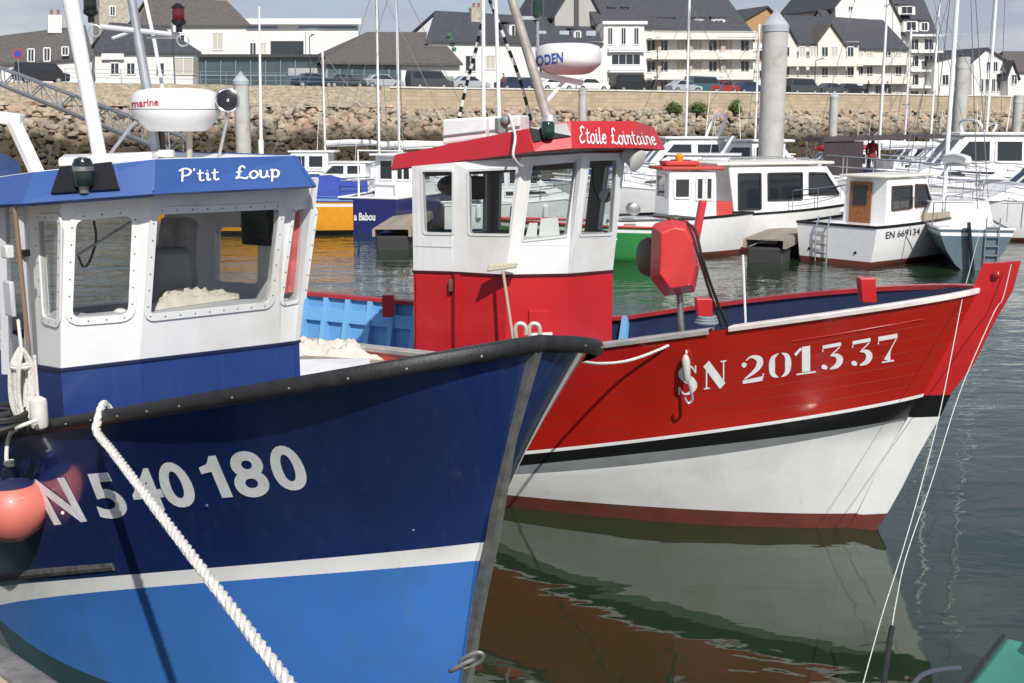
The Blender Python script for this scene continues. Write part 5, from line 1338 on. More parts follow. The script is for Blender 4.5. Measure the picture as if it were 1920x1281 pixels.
# ---- roof with its blue visor
lowv = [at(-170, 391, 7.7), at(41, 382, 6.85), at(285, 364, 6.95), at(594, 349, 7.76)]
uppv = [at(-150, 354, 7.8), at(64, 323, 7.0), at(290, 299, 7.08), at(556, 292, 8.0)]
lowv += [lowv[3] + aft * 1.9 - port * .0]; uppv += [uppv[3] + aft * 1.8]
mb = MB()
for i in range(4):
    q = [lowv[i], lowv[i + 1], uppv[i + 1], uppv[i]]; n = -facet_normal(q, inside + up * .8) * .03; mb.slab(q[:3], n); mb.slab([q[0], q[2], q[3]], n)
vis = mb.build('visor', bluerf, blue, smooth=False)
back = [lowv[0] + aft * 1.2 + port * .2]
rp_ = [p + up * .004 for p in uppv] + [uppv[0] + aft * .4 + port * .8]
MB().slab(rp_, up * -.03).build('roof', white, blue, smooth=False)
MB().slab([p.lerp(Vector((*inside.xy, p.z)), .09) + up * .03 for p in lowv] + [lowv[0] + aft * .4 + port * .8 + up * .03], up * .012).build('soffit', greywhite, blue, smooth=False)
hmp = [at(110, 312, 7.35), at(285, 300, 7.4), at(300, 297, 8.6), at(120, 303, 8.6)]
MB().slab([p + up * 0 for p in hmp], up * .05).build('roof_hatch', white, blue, smooth=False, bevel=.01)
vb = bvh_of(vis)
for (ua, va), (ub, vb_) in (((222, 358), (217, 308)), ((287, 358), (289, 304))):
    pa, pb = lay(vb, ua, va, .004), lay(vb, ub, vb_, .004)
    if pa and pb: MB().bar(pa, pb, .012, .006).build('visor_joint', M('joint_blue', (.03, .08, .30), .5), blue, smooth=False)
vb = bvh_of(vis)
letters('letter', script2d("P'tit  Loup", .125), [(335, 342), (525, 333), (523, 309), (333, 318)], vb, signwhite, blue, off=.006, y1=1.0)
nq = [lay(vb, u, v, .012) for u, v in ((97, 366), (226, 358), (211, 308), (114, 316))]
nn = facet_normal(nq, inside)
nich = MB(); nich.slab(nq, nn * .012); ni = nich.build('nav_light_board', blackp, blue, smooth=False)
c = sum(nq, Vector()) / 4 + Vector((0, 0, -.05)) + nn * .06
MB().lathe([(.055, -.03), (.06, 0), (.06, .10), (.045, .13), (.02, .14)], c, 16).build('nav_lamp', M('dark_green_lens', (.004, .012, .008), .12, coat=.8), ni)
MB().lathe([(.062, .06), (.062, .085)], c, 16).lathe([(.03, -.07), (.035, -.03)], c, 12).build('nav_lamp_cage', steel, ni)
# mast, spars, radar, lamps on the roof
MB().tube([at(109, -90, 7.9), at(132, 0, 7.9), at(188, 300, 7.95)], [.052, .052, .046], 16).build('mast', M('mast_white', (.74, .74, .73), .4, var=.05), blue)
MB().tube([at(236, -40, 8.6), at(247, 0, 8.6), at(276, 170, 8.6), at(294, 300, 8.6)], [.032, .032, .036, .036], 12).build('grey_strut', galv, blue)
MB().tube([at(268, -20, 9.0), at(290, 80, 9.0), at(305, 168, 9.0)], .014, 8).build('whip_aerial', gelcoat, blue)
MB().tube([at(486, 12, 8.6), at(490, 292, 8.6)], [.006, .013], 8).build('whip_aerial', gelcoat, blue)
MB().tube([at(489, 262, 8.6), at(490, 294, 8.6)], .02, 8).build('aerial_base', gelcoat, blue)
cb = MB().tube([at(188, 50, 8.5), at(335, 66, 8.7)], .018, 8).tube([at(210, 72, 8.5), at(245, 60, 8.6)], .012, 6).tube([at(275, 70, 8.65), at(332, 70, 8.7)], .012, 6)
cb.build('lamp_crossbar', M('spar_grey_white', (.55, .56, .58), .45), blue)
for (u, v, w0, m) in ((170, -4, 12, MATS['dark_green_lens']), (335, 14, 12, M('dark_red_lens', (.10, .004, .006), .12, coat=.8))):
    c = at(u, v + 27, 8.55); k = w0 / F * 8.55
    o = MB().lathe([(k * .75, -.01), (k, .01), (k, .07), (k * .92, .095), (k * .5, .105)], c, 16).build('signal_lamp', m, blue)
    MB().lathe([(k * .5, -.07), (k * .45, -.03), (k * 1.1, -.01), (k * 1.1, .012)], c, 14).lathe([(k * 1.04, .09), (k * 1.04, .10), (k * .4, .125)], c, 14).build('lamp_base', blackp, o)
    MB().torus(at(u + 8, v + 62, 8.5), .04, .006, axis=(.2, -1, .1)).build('cable_loop', galv, blue)
rc = at(331, 206, 8.5); k = 80 / F * 8.5
MB().lathe([(k * .0, .15), (k * .55, .148), (k * .86, .13), (k * .965, .095), (k * 1.0, .02), (k * 1.0, .004)], rc, 40).lathe([(k * 1.0, -.004), (k * .985, -.03), (k * .9, -.07), (k * .7, -.135), (k * .62, -.15), (0, -.152)], rc, 40).build('radome', M('radome_white', (.76, .75, .73), .38, var=.03), blue)
MB().lathe([(k * .992, -.005), (k * .992, .005)], rc, 40).build('radome_seam', greyband, blue)
rad = [c for c in blue.children if c.name.startswith('radome') and 'seam' not in c.name][0]
letters('maker_letter', glyphs(text2d('Raymarine', .02)), [(222, 203), (298, 198), (297, 184), (220, 190)], bvh_of(rad), M('lettering_red', (.42, .03, .07), .5), blue, off=.004)
MB().tube([at(355, 243, 8.5), at(355, 298, 8.5)], .022, 10).build('radome_post', M('post_beige', (.40, .36, .28), .5), blue)
MB().box(at(298, 270, 8.7), (.07, .1, .26)).build('junction_box', M('box_grey', (.07, .065, .07), .6), blue, bevel=.01)
MB().box(at(312, 288, 8.4), (.10, .08, .05)).build('small_lamp', gelcoat, blue, bevel=.01)
MB().tube([at(200, 297, 8.0), at(245, 238, 8.3), at(262, 225, 8.4)], .012, 7).build('stay_rod', galv, blue)
sc_ = at(427, 188, 8.4)
o = MB().lathe([(.0, -.07), (.05, -.065), (.074, -.02), (.078, 0), (.082, .012), (.076, .016)], sc_, 24, axis=(.05, -1, .05)).build('searchlight', M('black_enamel', (.02, .02, .022), .25), blue)
MB().torus(sc_ + Vector((0, -.012, 0)), .078, .008, axis=(.05, -1, .05), n=28).build('chrome_rim', chrome, o)
MB().lathe([(.076, .006), (.03, -.005), (0, -.008)], sc_, 24, axis=(.05, -1, .05)).build('lens', M('lamp_dark_lens', (.06, .06, .06), .08, spec=.9), o)
MB().ball(sc_ + Vector((.005, -.008, 0)), .016, 10, 8).build('bulb_shield', chrome, o)
MB().tube([sc_ + Vector((0, .03, -.07)), at(410, 296, 8.5)], .012, 8).build('searchlight_post', galv, blue)
# gantry and folded blue cover at the far left
MB().bar(at(-50, 214, 8.8), at(42, 226, 8.8), .10, .09).bar(at(22, 222, 8.8), at(72, 330, 8.6), .09, .07).build('gantry', white, blue, smooth=False, bevel=.01)
mb = MB(); mb.grid([[at(-60 + j * 12 + i * 2, 283 + i * 11 + (j - 3) ** 2 * .9, 8.2 - .1 * i) for j in range(9)] for i in range(8)])
mb.build('folded_cover', M('cover_blue', (.02, .045, .14), .8, var=.2), blue)
# side of the wheelhouse: door jambs, pipe, ladder, lamp, fender and hose on the side deck
mb = MB()
mb.bar(at(6, 384, 7.3), at(14, 700, 7.35), .06, .05).bar(at(40, 384, 7.0), at(58, 690, 7.05), .03, .03)
mb.build('door_frame', greywhite, blue, smooth=False)
MB().tube([at(27, 384, 6.95), at(52, 640, 6.98), at(58, 782, 6.98)], .013, 8).build('copper_pipe', M('pipe_brown', (.30, .20, .13), .4, .3), blue)
MB().box(at(14, 472, 6.95), (.09, .05, .08), rz=-.8).build('side_lamp', M('lamp_white', (.62, .62, .6), .4), blue, bevel=.01)
MB().box(at(46, 474, 7.0), (.07, .04, .04), rz=-.8).build('door_catch', blackp, blue)
MB().box(at(18, 560, 7.1), (.12, .03, .22), rz=-.8).build('door_panel', greywhite, blue, bevel=.01)
# things lying on the blue boat's side deck
def fender(label, c, r_, h, m, ax=(0, 0, 1)):
    o = thing('fender', label, 'fender', tuple(c))
    MB().lathe([(.02, -h * .56), (r_ * .5, -h * .54), (r_ * .92, -h * .46), (r_, -h * .38), (r_, h * .38), (r_ * .92, h * .46), (r_ * .5, h * .54), (.02, h * .56)], c, 18, axis=ax).build('body', m, o)
    MB().tube([Vector(c) + Vector(ax).normalized() * h * .55, Vector(c) + Vector(ax).normalized() * (h * .55 + .25)], .01, 6).build('line', rope, o)
FWH = M('fender_white', (.62, .60, .55), .6, var=.12, vs=12)
hk = thing('rope_hank', 'hank of off white rope hanging beside the blue wheelhouse corner', 'rope', tuple(at(40, 650, 6.75)))
rv = random.Random(5); mb = MB()
for q in range(9):
    o_, w_, l_ = rv.uniform(-10, 10), rv.uniform(9, 15), rv.uniform(770, 792); dd = 6.75 + rv.uniform(-.05, .05)
    mb.tube(spline([at(40 + o_ * .3, 652, dd), at(40 + o_ - w_, 690, dd - .02), at(40 + o_ - w_, 745, dd), at(40 + o_, l_, dd), at(40 + o_ + w_, 748, dd + .02), at(40 + o_ + w_, 690, dd + .03), at(40 + o_ * .3, 654, dd)], 5), .0125, 6)
mb.build('coil', rope, hk)
MB().torus(at(40, 682, 6.75), .05, .012, n=20).torus(at(40, 687, 6.75), .052, .012, n=20).tube([at(40, 655, 6.75), at(34, 600, 6.85)], .01, 6).build('lashing', rope, hk)
fender('short white fender standing low against the blue wheelhouse base', at(73, 775, 6.72), .05, .18, FWH)
mb = MB(); pts = []
for i in range(150):
    t = i / 249; a = t * 2 * math.pi * 6.5
    c = at(-14, 772, 6.7); pts.append(c + Vector((.19 * math.cos(a), .16 * math.sin(a), -.1 + .2 * t + .012 * math.sin(a * 2.3))))
mb.tube(pts, .019, 8).build('hose_coil', M('black_hose', (.018, .018, .016), .6), label='coil of black hose lying on the side deck of the blue boat', cat='hose')
# pink buoy fender
bh_ = lay(bvh_of(bhull), 40, 960, 0); BD = bh_.y - .27
pc = at(24, 953, BD); pr = 66 / F * BD
o = thing('buoy_fender', 'pink ball fender with dark blue neck hanging over the blue hull', 'fender', tuple(pc))
MB().lathe([(0, -pr), (pr * .4, -pr * .92), (pr * .75, -pr * .66), (pr * .96, -pr * .25), (pr, .02), (pr * .94, pr * .34), (pr * .8, pr * .6), (pr * .62, pr * .76)], pc, 36).build('ball', M('faded_pink_vinyl', (.62, .17, .13), .42, var=.16, vs=3, coat=.25), o)
MB().lathe([(pr * .66, pr * .74), (pr * .5, pr * .86), (pr * .26, pr * .96), (pr * .2, pr * 1.2), (pr * .14, pr * 1.26), (.005, pr * 1.27)], pc, 28).build('neck', M('neck_navy', (.018, .022, .075), .45), o)
mb = MB().tube(spline([pc + Vector((0, 0, pr * 1.2)), at(12, 860, BD + .01), at(16, 822, BD + .02), at(32, 803, min(6.6, BD + .1)), at(70, 788, 6.62)], 6), .0125, 8); mb.torus(pc + Vector((0, 0, pr * 1.35)), .022, .012, axis=(.2, .1, 1)).torus(pc + Vector((0, 0, pr * 1.43)), .02, .012, axis=(-.2, .1, 1))
mb.build('lanyard', rope, o)
# thick white mooring rope over the rail
GP = BF.w(*BF.solve(192, 776, G.b)); GO = -BF.p
RP, RE = GP + GO * .085 + BF.h * .11 + Vector((0, 0, -.06)), at(548, 1290, 3.55)
strand_rope('mooring_rope', spline([GP + Vector((.05, .22, -.18)), GP + Vector((-.01, .1, .02)), GP + Vector((0, .0, .036)), GP + GO * .035 + BF.h * .05 + Vector((0, 0, .02)), RP] + [RP.lerp(RE, t) for t in (.12, .3, .5, .7, .85, 1, 1.12)], 10), .0235, rope, label='thick white three strand mooring rope running down over the blue hull', cat='rope')

# ---------------------------------------------------------------- the red boat
RF = Frame(Vector((3.12, 9.577, 0)), -30)
redb = thing('fishing_boat', 'red wooden fishing boat with white bottom behind the blue one, stencilled number on its bow', 'boat', tuple(RF.o), RF.rz)
RG = Level(RF, 1.3, 3.2, 2.2, 1.6, (1841, 545), [(1000, 664), (1100, 652), (1262, 634), (1373, 614), (1484, 600), (1647, 576), (1800, 551)], flat=-2.9, aft=4)
RBT = Level(RF, 1.18, 3.1, 2.0, 1.4, (1743, 737), [(990, 846), (1100, 834), (1313, 811), (1527, 777), (1700, 743)])
RW = Level(RF, 1.178, 3.1, 2.0, 1.4, (1741, 743), [(990, 852), (1100, 840), (1313, 817), (1527, 783), (1700, 749)])
RBB = Level(RF, 1.165, 3.15, 2.0, 1.38, (1716, 780), [(985, 872), (1164, 856), (1399, 827), (1655, 791)])
RGB = Level(RF, 1.155, 3.2, 2.0, 1.36, (1706, 785), [(979, 889), (1240, 868), (1399, 845), (1600, 806)])
RBO = Level(RF, 1.1, 3.4, 1.9, 1.18, (1622, 961), [(961, 929), (1166, 948), (1378, 958), (1600, 963)])
RK = Level(RF, .9, 3.6, 1.8, 1.05, (-.28, -.4), z=-.4)
lv, mt = stack([RG, RBT, RW, RBB, RGB, RBO, RK], [(8, 1.25), (1, 1), (1, 1), (1, 1), (5, .85), (3, .9)])
rows = hull_grid(lv, 8.6, 52)
MI = {0: 0, 1: 1, 2: 2, 3: 3, 4: 1, 5: 4}
mb = MB()
st_, pt_ = side_rows(rows, -1, 0), side_rows(rows, 1, 0)
for rw in (st_, pt_): mb.grid(rw, mf=lambda i, j: MI[mt[i]])
mb.grid([[a[-1], b[-1]] for a, b in zip(st_, pt_)], mf=lambda i, j: MI[mt[i]])
rhull = mb.build('hull', [red, white, blackp, greyband, brownboot], redb, world=False)
hb = bvh_of(rhull)
for k in (2, 3, 4, 5, 6, 7):
    mb = MB()
    for sg in (-1, 1): mb.tube([(x, sg * (abs(y) + .0002), z) for x, y, z in st_[k][1:]], .0016, 4)
    mb.build('plank_seam', M('seam_dark_red', (.20, .01, .008), .5), redb, world=False)
# bulwark lining, frames, deck, capping rail
s0, p0 = st_[0], pt_[0]
kx = next(i for i, p in enumerate(s0) if p[0] < -3.3)
for nm, m, a, b in (('fore_bulwark_lining', navy, 0, kx), ('aft_bulwark_lining', bluedeck, kx, len(s0) - 1)):
    mb = MB()
    for rw in (st_, pt_):
        mb.grid([inset(rw[k], .055, -.01 if k == 0 else 0)[a:b + 1] for k in (0, 1, 2, 3, 4, 5)])
    mb.build(nm, m, redb, world=False)
MB().grid([inset(st_[5], .05), inset(pt_[5], .05)]).build('deck', M('deck_pale_blue', (.20, .34, .46), .65, var=.2), redb, world=False)
def at_s(rw, x):
    for a, b in zip(rw, rw[1:]):
        if b[0] <= x <= a[0]:
            t = (a[0] - x) / max(1e-6, a[0] - b[0]); return Vector(a).lerp(Vector(b), t)
    return Vector(rw[-1])
x = -2.9
while x > -7.6:
    for rw, sg in ((st_, -1), (pt_, 1)):
        p, q = at_s(inset(rw[0], .05), x), at_s(inset(rw[5], .05), x); dy = Vector((0, -sg * .05, 0)); dx = Vector((-.07, 0, 0)); k = Vector((0, -sg * .09, 0))
        MB().hexa8([p, p + dx, q + dx, q, p + dy, p + dx + dy, q + dx + dy + k, q + dy + k]).build('bulwark_frame', M('frame_sky_blue', (.17, .40, .66), .5), redb, world=False, smooth=False)
    x -= .33
mb = MB()
q = [inset(pt_[k], .058)[kx:] for k in (1, 2)]
mb.grid([q[0], [(x, y - .05, z) for x, y, z in q[0]], [(x, y - .05, z) for x, y, z in q[1]], q[1]])
mb.build('inner_stringer', MATS['frame_sky_blue'], redb, world=False)
capm = [M('cap_pale_paint', (.68, .60, .56), .5, var=.12, vs=8), M('cap_worn_wood', (.34, .32, .30), .6, var=.2, vs=8), redp]
def cap(rw, sg, i0, i1, m, nm, h=.018):
    q = rw[i0:i1 + 1]; prof = [(.02, -.022), (.026, h - .008), (.02, h), (-.10, h), (-.105, -.02)]
    MB().grid([[(x, y + sg * a if y * sg > .02 or a < 0 else y + sg * a, z + b) for x, y, z in q] for a, b in prof]).build(nm, m, redb, world=False)
k1 = next(i for i, p in enumerate(s0) if p[0] < -.95)
cap(s0, -1, 1, k1, capm[0], 'capping_rail'); cap(s0, -1, k1 + 1, len(s0) - 1, capm[1], 'aft_capping_rail', .02)
k2 = next(i for i, p in enumerate(p0) if p[0] < -.6)
cap(p0, 1, 1, k2, redp, 'port_capping_rail'); cap(p0, 1, k2, len(p0) - 1, M('rail_dull_red', (.36, .025, .03), .5, var=.15), 'port_aft_capping_rail')
# stem post in its painted bands
ou = [(1914, 489), (1899, 545), (1869, 596), (1826, 682), (1783, 739), (1764, 780), (1718, 860), (1692, 913), (1665, 961), (1644, 993), (1630, 1030)]
inn_ = [(1858, 493), (1838, 545), (1815, 600), (1775, 682), (1741, 739), (1718, 780), (1670, 860), (1645, 913), (1622, 961), (1598, 993), (1585, 1030)]
OU, IN = [RF.mid(*p) for p in ou], [RF.mid(*p) for p in inn_]
for nm, a, b, m in (('stem_post', 0, 4, redp), ('stem_black_band', 4, 5, blackp), ('stem_white_foot', 5, 8, white), ('stem_antifouled_foot', 8, 10, brownboot)):
    mb = MB()
    for k in range(a, b):
        w_ = .055
        P = []
        for o_, i_ in ((OU[k], IN[k]), (OU[k + 1], IN[k + 1])):
            P.append([o_ + Vector((0, -.028, 0)), o_ + Vector((0, .028, 0)), i_ + Vector((0, .065, 0)), i_ + Vector((-.05, .075, 0)), i_ + Vector((-.05, -.075, 0)), i_ + Vector((0, -.065, 0))])
        mb.grid([P[0] + [P[0][0]], P[1] + [P[1][0]]])
        if k == 0: mb.poly(P[0])
    mb.build(nm, m, redb, world=False, smooth=False)
MB().ball(RF.mid(1868, 516, -.075), (.03, .012, .03), 12, 8).build('stem_eye_bolt', red, redb, world=False)
# stencilled registration
for ch, u0, u1, vt, vb in (('S', 1269, 1309, 683, 742), ('N', 1319, 1361, 675, 730), ('2', 1390, 1433, 665, 720), ('0', 1441, 1483, 658, 711), ('1', 1486, 1531, 646, 704), ('3', 1538, 1580, 642, 694), ('3', 1594, 1635, 634, 687), ('7', 1645, 1684, 626, 681)):
    s_ = .15 * (u1 - u0); q = [(u0, vb), (u1, vb - s_), (u1, vt), (u0, vt + s_)]; mb = MB()
    for n_, pl in enumerate(STN[ch]):
        for f in ribbon(pl, 5):
            p = [lay(hb, *bil(q, x, y), .004 + .0008 * n_) for x, y in f]
            if all(p): mb.poly(p)
    mb.build('letter', signwhite, redb, smooth=False)
# rubbing strake lines near the bow and hawse mark
mb = MB(); pts = [lay(hb, u, v, .004) for u, v in ((1484, 640), (1560, 628), (1640, 614), (1720, 600), (1800, 588), (1825, 584))]
mb.tube([p for p in pts if p], .005, 6); mb.build('rubbing_strake', red, redb)

# ---- red wheelhouse
aft, port = -RF.h, RF.p
seam = [at(775, 509, 11.15), at(848, 511, 10.95), at(948, 517, 10.7), at(1065, 515, 10.95), at(1149, 508, 11.4), RF.w(-3.08, .74, 2.03), RF.w(-4.3, .74, 2.03)]
tops = [at(772, 312, 11.1), at(851, 305, 10.9), at(978, 295, 10.68), at(1093, 288, 10.8), at(1173, 288, 11.25), RF.w(-3.0, .84, 3.1), RF.w(-4.32, .80, 3.0)]
bott = [Vector((p.x, p.y, .8)) for p in seam]
inside = sum(seam, Vector()) / 7
hp = {0: [(796, 436), (848, 437), (848, 322), (792, 322)], 1: [(881, 438), (955, 439), (968, 318), (879, 322)], 2: [(980, 450), (1062, 441), (1080, 304), (998, 311)], 3: [(1088, 440), (1147, 438), (1156, 300), (1105, 302)]}
lower, upper = MB(), MB(); wins = []
for i in range(7):
    j = (i + 1) % 7
    lo = [bott[i], bott[j], seam[j], seam[i]]; n = facet_normal(lo, inside); lower.slab(lo, -n * .04)
    Q = [seam[i], seam[j], tops[j], tops[i]]; n = facet_normal(Q, inside)
    if i in hp: h = [onplane(u, v, Q[0], n) for u, v in hp[i]]
    else:
        a, b, c0, c1 = (.2, .8, .33, .9) if i == 4 else (.10, .90, .3, .9)
        h = [Q[0].lerp(Q[1], a).lerp(Q[3].lerp(Q[2], a), c0), Q[0].lerp(Q[1], b).lerp(Q[3].lerp(Q[2], b), c0), Q[0].lerp(Q[1], b).lerp(Q[3].lerp(Q[2], b), c1), Q[0].lerp(Q[1], a).lerp(Q[3].lerp(Q[2], a), c1)]
    hole = rounded(h, .015); panel(upper, Q, hole, n, .045, m_in=1); wins.append((hole, n, i))
lower.build('wheelhouse_base', redp, redb, smooth=False)
upper.build('wheelhouse_wall', [white, M('wheelhouse_lining', (.30, .28, .24), .6)], redb, smooth=False)
for hole, n, i in wins: ring_window(redb, hole, n, wd=.02, bolts=False, proud=.008, fm=M('window_bead', (.70, .70, .68), .4), gm=clearglass)
mb = MB()
for i in range(7): mb.bar(seam[i], seam[(i + 1) % 7], .03, .022)
mb.build('seam_moulding', M('seam_black_red', (.05, .01, .01), .4), redb, smooth=False)
MB().poly([Vector((p.x, p.y, 1.15)) for p in seam]).build('wheelhouse_floor', darkint, redb, smooth=False)
n0 = facet_normal([bott[0], bott[1], seam[1], seam[0]], inside)
dr = MB(); q = [onplane(u, v, seam[0], n0) + n0 * .006 for u, v in ((782, 720), (846, 722), (846, 516), (782, 514))]
dr.slab(q, n0 * .02); door = dr.build('door', redp, redb, smooth=False, bevel=.006)
n1 = facet_normal([bott[1], bott[2], seam[2], seam[1]], inside)
MB().bar(onplane(860, 724, seam[1], n1) + n1 * .02, onplane(860, 514, seam[1], n1) + n1 * .02, .05, .03, up=n1).build('door_post', redp, redb, smooth=False)
MB().bar(onplane(852, 690, seam[1], n1) + n1 * .01, onplane(852, 514, seam[1], n1) + n1 * .01, .02, .02, up=n1).build('door_gap', M('gap_dark_red', (.10, .006, .006), .6), redb, smooth=False)
MB().box(onplane(850, 534, seam[1], n1) + n1 * .05, (.03, .05, .12), rz=RF.rz).build('door_handle', M('handle_brown', (.16, .06, .04), .5), door, bevel=.008)
mb = MB().bar(onplane(779, 461, seam[0], n0) + n0 * .008, onplane(848, 463, seam[0], n0) + n0 * .008, .012, .012, up=n0)
mb.build('sill_bead', greywhite, redb, smooth=False)
n2 = facet_normal([bott[2], bott[3], seam[3], seam[2]], inside)
mb = MB().bar(onplane(972, 458, seam[2], n2) + n2 * .012, onplane(1062, 458, seam[2], n2) + n2 * .012, .016, .02, up=n2)
n3 = facet_normal([bott[3], bott[4], seam[4], seam[3]], inside)
mb.bar(onplane(1070, 457, seam[3], n3) + n3 * .012, onplane(1154, 448, seam[3], n3) + n3 * .012, .016, .02, up=n3)
mb.build('front_sill_bead', white, redb, smooth=False)
o = MB().slab([onplane(u, v, seam[2], n2) + n2 * .004 for u, v in ((990, 635), (1030, 635), (1031, 582), (990, 582))], n2 * .025).build('hatch_cover', redp, redb, smooth=False, bevel=.006)
MB().slab([onplane(u, v, seam[2], n2) + n2 * .004 for u, v in ((990, 640), (1032, 638), (1032, 622), (990, 624))], n2 * .04).build('hatch_sill', white, redb, smooth=False)
# roof and visor
lowv = [at(733, 318, 11.35), at(1002, 284, 10.42), at(1072, 278, 10.5), at(1192, 277, 10.95), at(1248, 281, 11.5)]
uppv = [at(740, 291, 11.4), at(990, 241, 10.55), at(1070, 227, 10.62), at(1190, 227, 11.05), at(1226, 239, 11.55)]
lowv += [lowv[4] + aft * 1.9 + Vector((0, 0, -.14))]; uppv += [uppv[4] + aft * 1.85 + Vector((0, 0, -.12))]
mb = MB(); top_in = inside + Vector((0, 0, 1.1))
for i in range(6):
    j = (i + 1) % 6; q = [lowv[i], lowv[j], uppv[j], uppv[i]]; n = -facet_normal(q, top_in) * .03; mb.slab(q[:3], n); mb.slab([q[0], q[2], q[3]], n)
vis = mb.build('visor', redroof, redb, smooth=False)
MB().slab([p - Vector((0, 0, .01)) for p in uppv], Vector((0, 0, -.03))).build('roof', redroof, redb, smooth=False)
MB().slab([p.lerp(Vector((*inside.xy, p.z)), .03) + Vector((0, 0, .03)) for p in lowv], Vector((0, 0, .012))).build('soffit', greywhite, redb, smooth=False)
vb = bvh_of(vis)
letters('letter', script2d('Etoile Lointaine', .115), [(1086, 268), (1231, 272), (1222, 246), (1085, 237)], vb, signwhite, redb, off=.006, y1=1.0)
nq = [lay(vb, u, v, .008) for u, v in ((1000, 268), (1070, 257), (1062, 233), (992, 240))]; nn = facet_normal(nq, inside)
ni = MB().slab(nq, nn * .012).build('nav_light_board', blackp, redb, smooth=False)
c = lay(vb, 1026, 252, .06); MB().lathe([(.05, -.07), (.06, -.05), (.06, .06), (.045, .08)], c, 14).build('nav_lamp', greenlamp, ni)
# inside: papers, screen, wheel
sh_z = seam[2].z + .34
MB().slab([Vector((*p.lerp(inside, k).xy, sh_z)) for p, k in ((seam[2], .1), (seam[3], .08), (seam[4], .1), (seam[4], .5), (seam[3], .45), (seam[2], .5))], Vector((0, 0, -.03))).build('chart_shelf', white, redb, smooth=False)
MB().slab([at(985, 446, 10.95), at(1006, 446, 10.95), at(1008, 418, 11.02), at(992, 418, 11.02)], (0, .004, 0)).slab([at(1010, 446, 11.0), at(1050, 446, 11.0), at(1046, 408, 11.1), at(1014, 410, 11.1)], (0, .004, 0)).build('paper', M('paper_white', (.75, .74, .72), .8), redb, smooth=False)
MB().box(at(884, 352, 11.3), (.2, .2, .22), rz=.6).ball(at(846, 348, 11.6), (.14, .1, .1), 12, 8).build('sounder_screen', blackp, redb, bevel=.02)
MB().tube(spline([at(1112, 312, 11.35), at(1112, 345, 11.35), at(1122, 372, 11.35), at(1135, 378, 11.35), at(1143, 360, 11.35)], 5), .008, 6).build('cable', blackp, redb)
MB().lathe([(.0, .0), (.06, .0), (.065, .02), (.05, .05), (0, .06)], at(1136, 368, 11.5), 16, axis=(-.2, -1, .1)).build('cabin_lamp', gelcoat, redb)
MB().lathe([(.0, .0), (.05, .0), (.055, .02), (0, .05)], at(1006, 330, 11.2), 16, axis=(-.2, -1, .1)).build('cabin_lamp', chrome, redb)
# on the roof
mb = MB().tube([at(943, -60, 11.3), at(960, 0, 11.3), at(1030, 232, 11.2)], [.04, .042, .05], 12); mast_ = mb.build('mast', M('mast_worn', (.40, .36, .32), .5, .2, var=.25, vs=7), redb)
MB().lathe([(.09, 0), (.09, .03), (.06, .1)], at(1030, 236, 11.2), 14).build('mast_foot', galv, redb)
mb = MB()
for (u0, v0, u1, v1) in ((906, -20, 907, 218), (929, -20, 936, 218)): mb.tube([at(u0, v0, 11.3), at(u1, v1, 11.3)], .018, 8)
mb.build('whip_aerial', gelcoat, redb)
for nm, pts in (('fore_stay', [(918, 0), (945, 70), (975, 150), (998, 236)]), ('side_stay', [(906, 30), (893, 90), (877, 150), (861, 218)])):
    P = [at(u, v, 11.45) for u, v in pts]; P = spline(P, 6); mb = MB(); 
    for k in range(len(P) - 1): mb.tube([P[k], P[k].lerp(P[k + 1], .98)], .017, 7, m=k % 2)
    mb.build(nm, [blackp, M('tape_white', (.6, .6, .6), .6)], redb)
rc = at(1066, 116, 11.35); k = 60 / F * 11.35
rd = MB().lathe([(0, .165), (k * .7, .16), (k * .93, .14), (k * 1.0, .09), (k * 1.0, .0), (k * .97, -.03), (k * .72, -.095), (k * .5, -.115), (0, -.118)], rc, 36).build('radome', MATS['radome_white'], redb)
letters('maker_letter', glyphs(text2d('KODEN', .03)), [(994, 126), (1056, 116), (1056, 97), (994, 107)], bvh_of(rd), M('lettering_blue', (.03, .10, .38), .5), redb, off=.004)
MB().bar(at(1004, 138, 11.3), at(1092, 156, 11.35), .07, .05).bar(at(1020, 195, 11.25), at(1060, 150, 11.3), .03, .03).build('radar_bracket', gelcoat, redb)
MB().tube([at(1008, 40, 11.35), at(1008, 90, 11.35)], .015, 6).bar(at(963, 34, 11.3), at(1008, 34, 11.35), .03, .03).build('lamp_arm', galv, redb)
MB().lathe([(.03, -.02), (.055, .0), (.06, .1), (.05, .14), (.02, .15)], at(1008, 30, 11.35), 14).build('masthead_lamp', greenlamp, redb)
for (a, b) in (((829, 224, 266), (911, 219, 254)), ((915, 219, 254), (975, 216, 242))):
    P = [at(a[0], a[2] + 6, 11.2), at(b[0], b[2] + 6, 11.05), at(b[0], b[1], 11.05), at(a[0], a[1], 11.2)]
    MB().slab(P, Vector((.12, .5, 0))).build('raft_container', M('raft_white', (.72, .73, .73), .5, var=.06, vs=8, bump=.2, bs=9), redb, smooth=False, bevel=.02)
    MB().bar(P[0].lerp(P[3], .35) - Vector((0, .012, 0)), P[1].lerp(P[2], .35) - Vector((0, .012, 0)), .01, .012).build('strap', greyband, redb)
MB().box(at(940, 236, 10.95), (.1, .1, .14), rz=.3).ball(at(948, 226, 10.9), .05, 10, 8).build('roof_lamp', M('lamp_mixed', (.2, .23, .2), .4), redb, bevel=.01)
MB().tube(spline([at(955, 215, 10.9), at(966, 255, 10.5), at(962, 290, 10.35), at(972, 308, 10.45), at(980, 312, 10.6)], 5), .012, 7).build('white_cable', rope, redb)
o = MB().lathe([(.03, -.1), (.07, -.08), (.085, .02), (.11, .07), (.1, .075)], at(1186, 296, 11.15), 18, axis=(.55, -.5, -.35)).build('floodlight', M('lamp_shell_white', (.66, .64, .58), .45), redb)
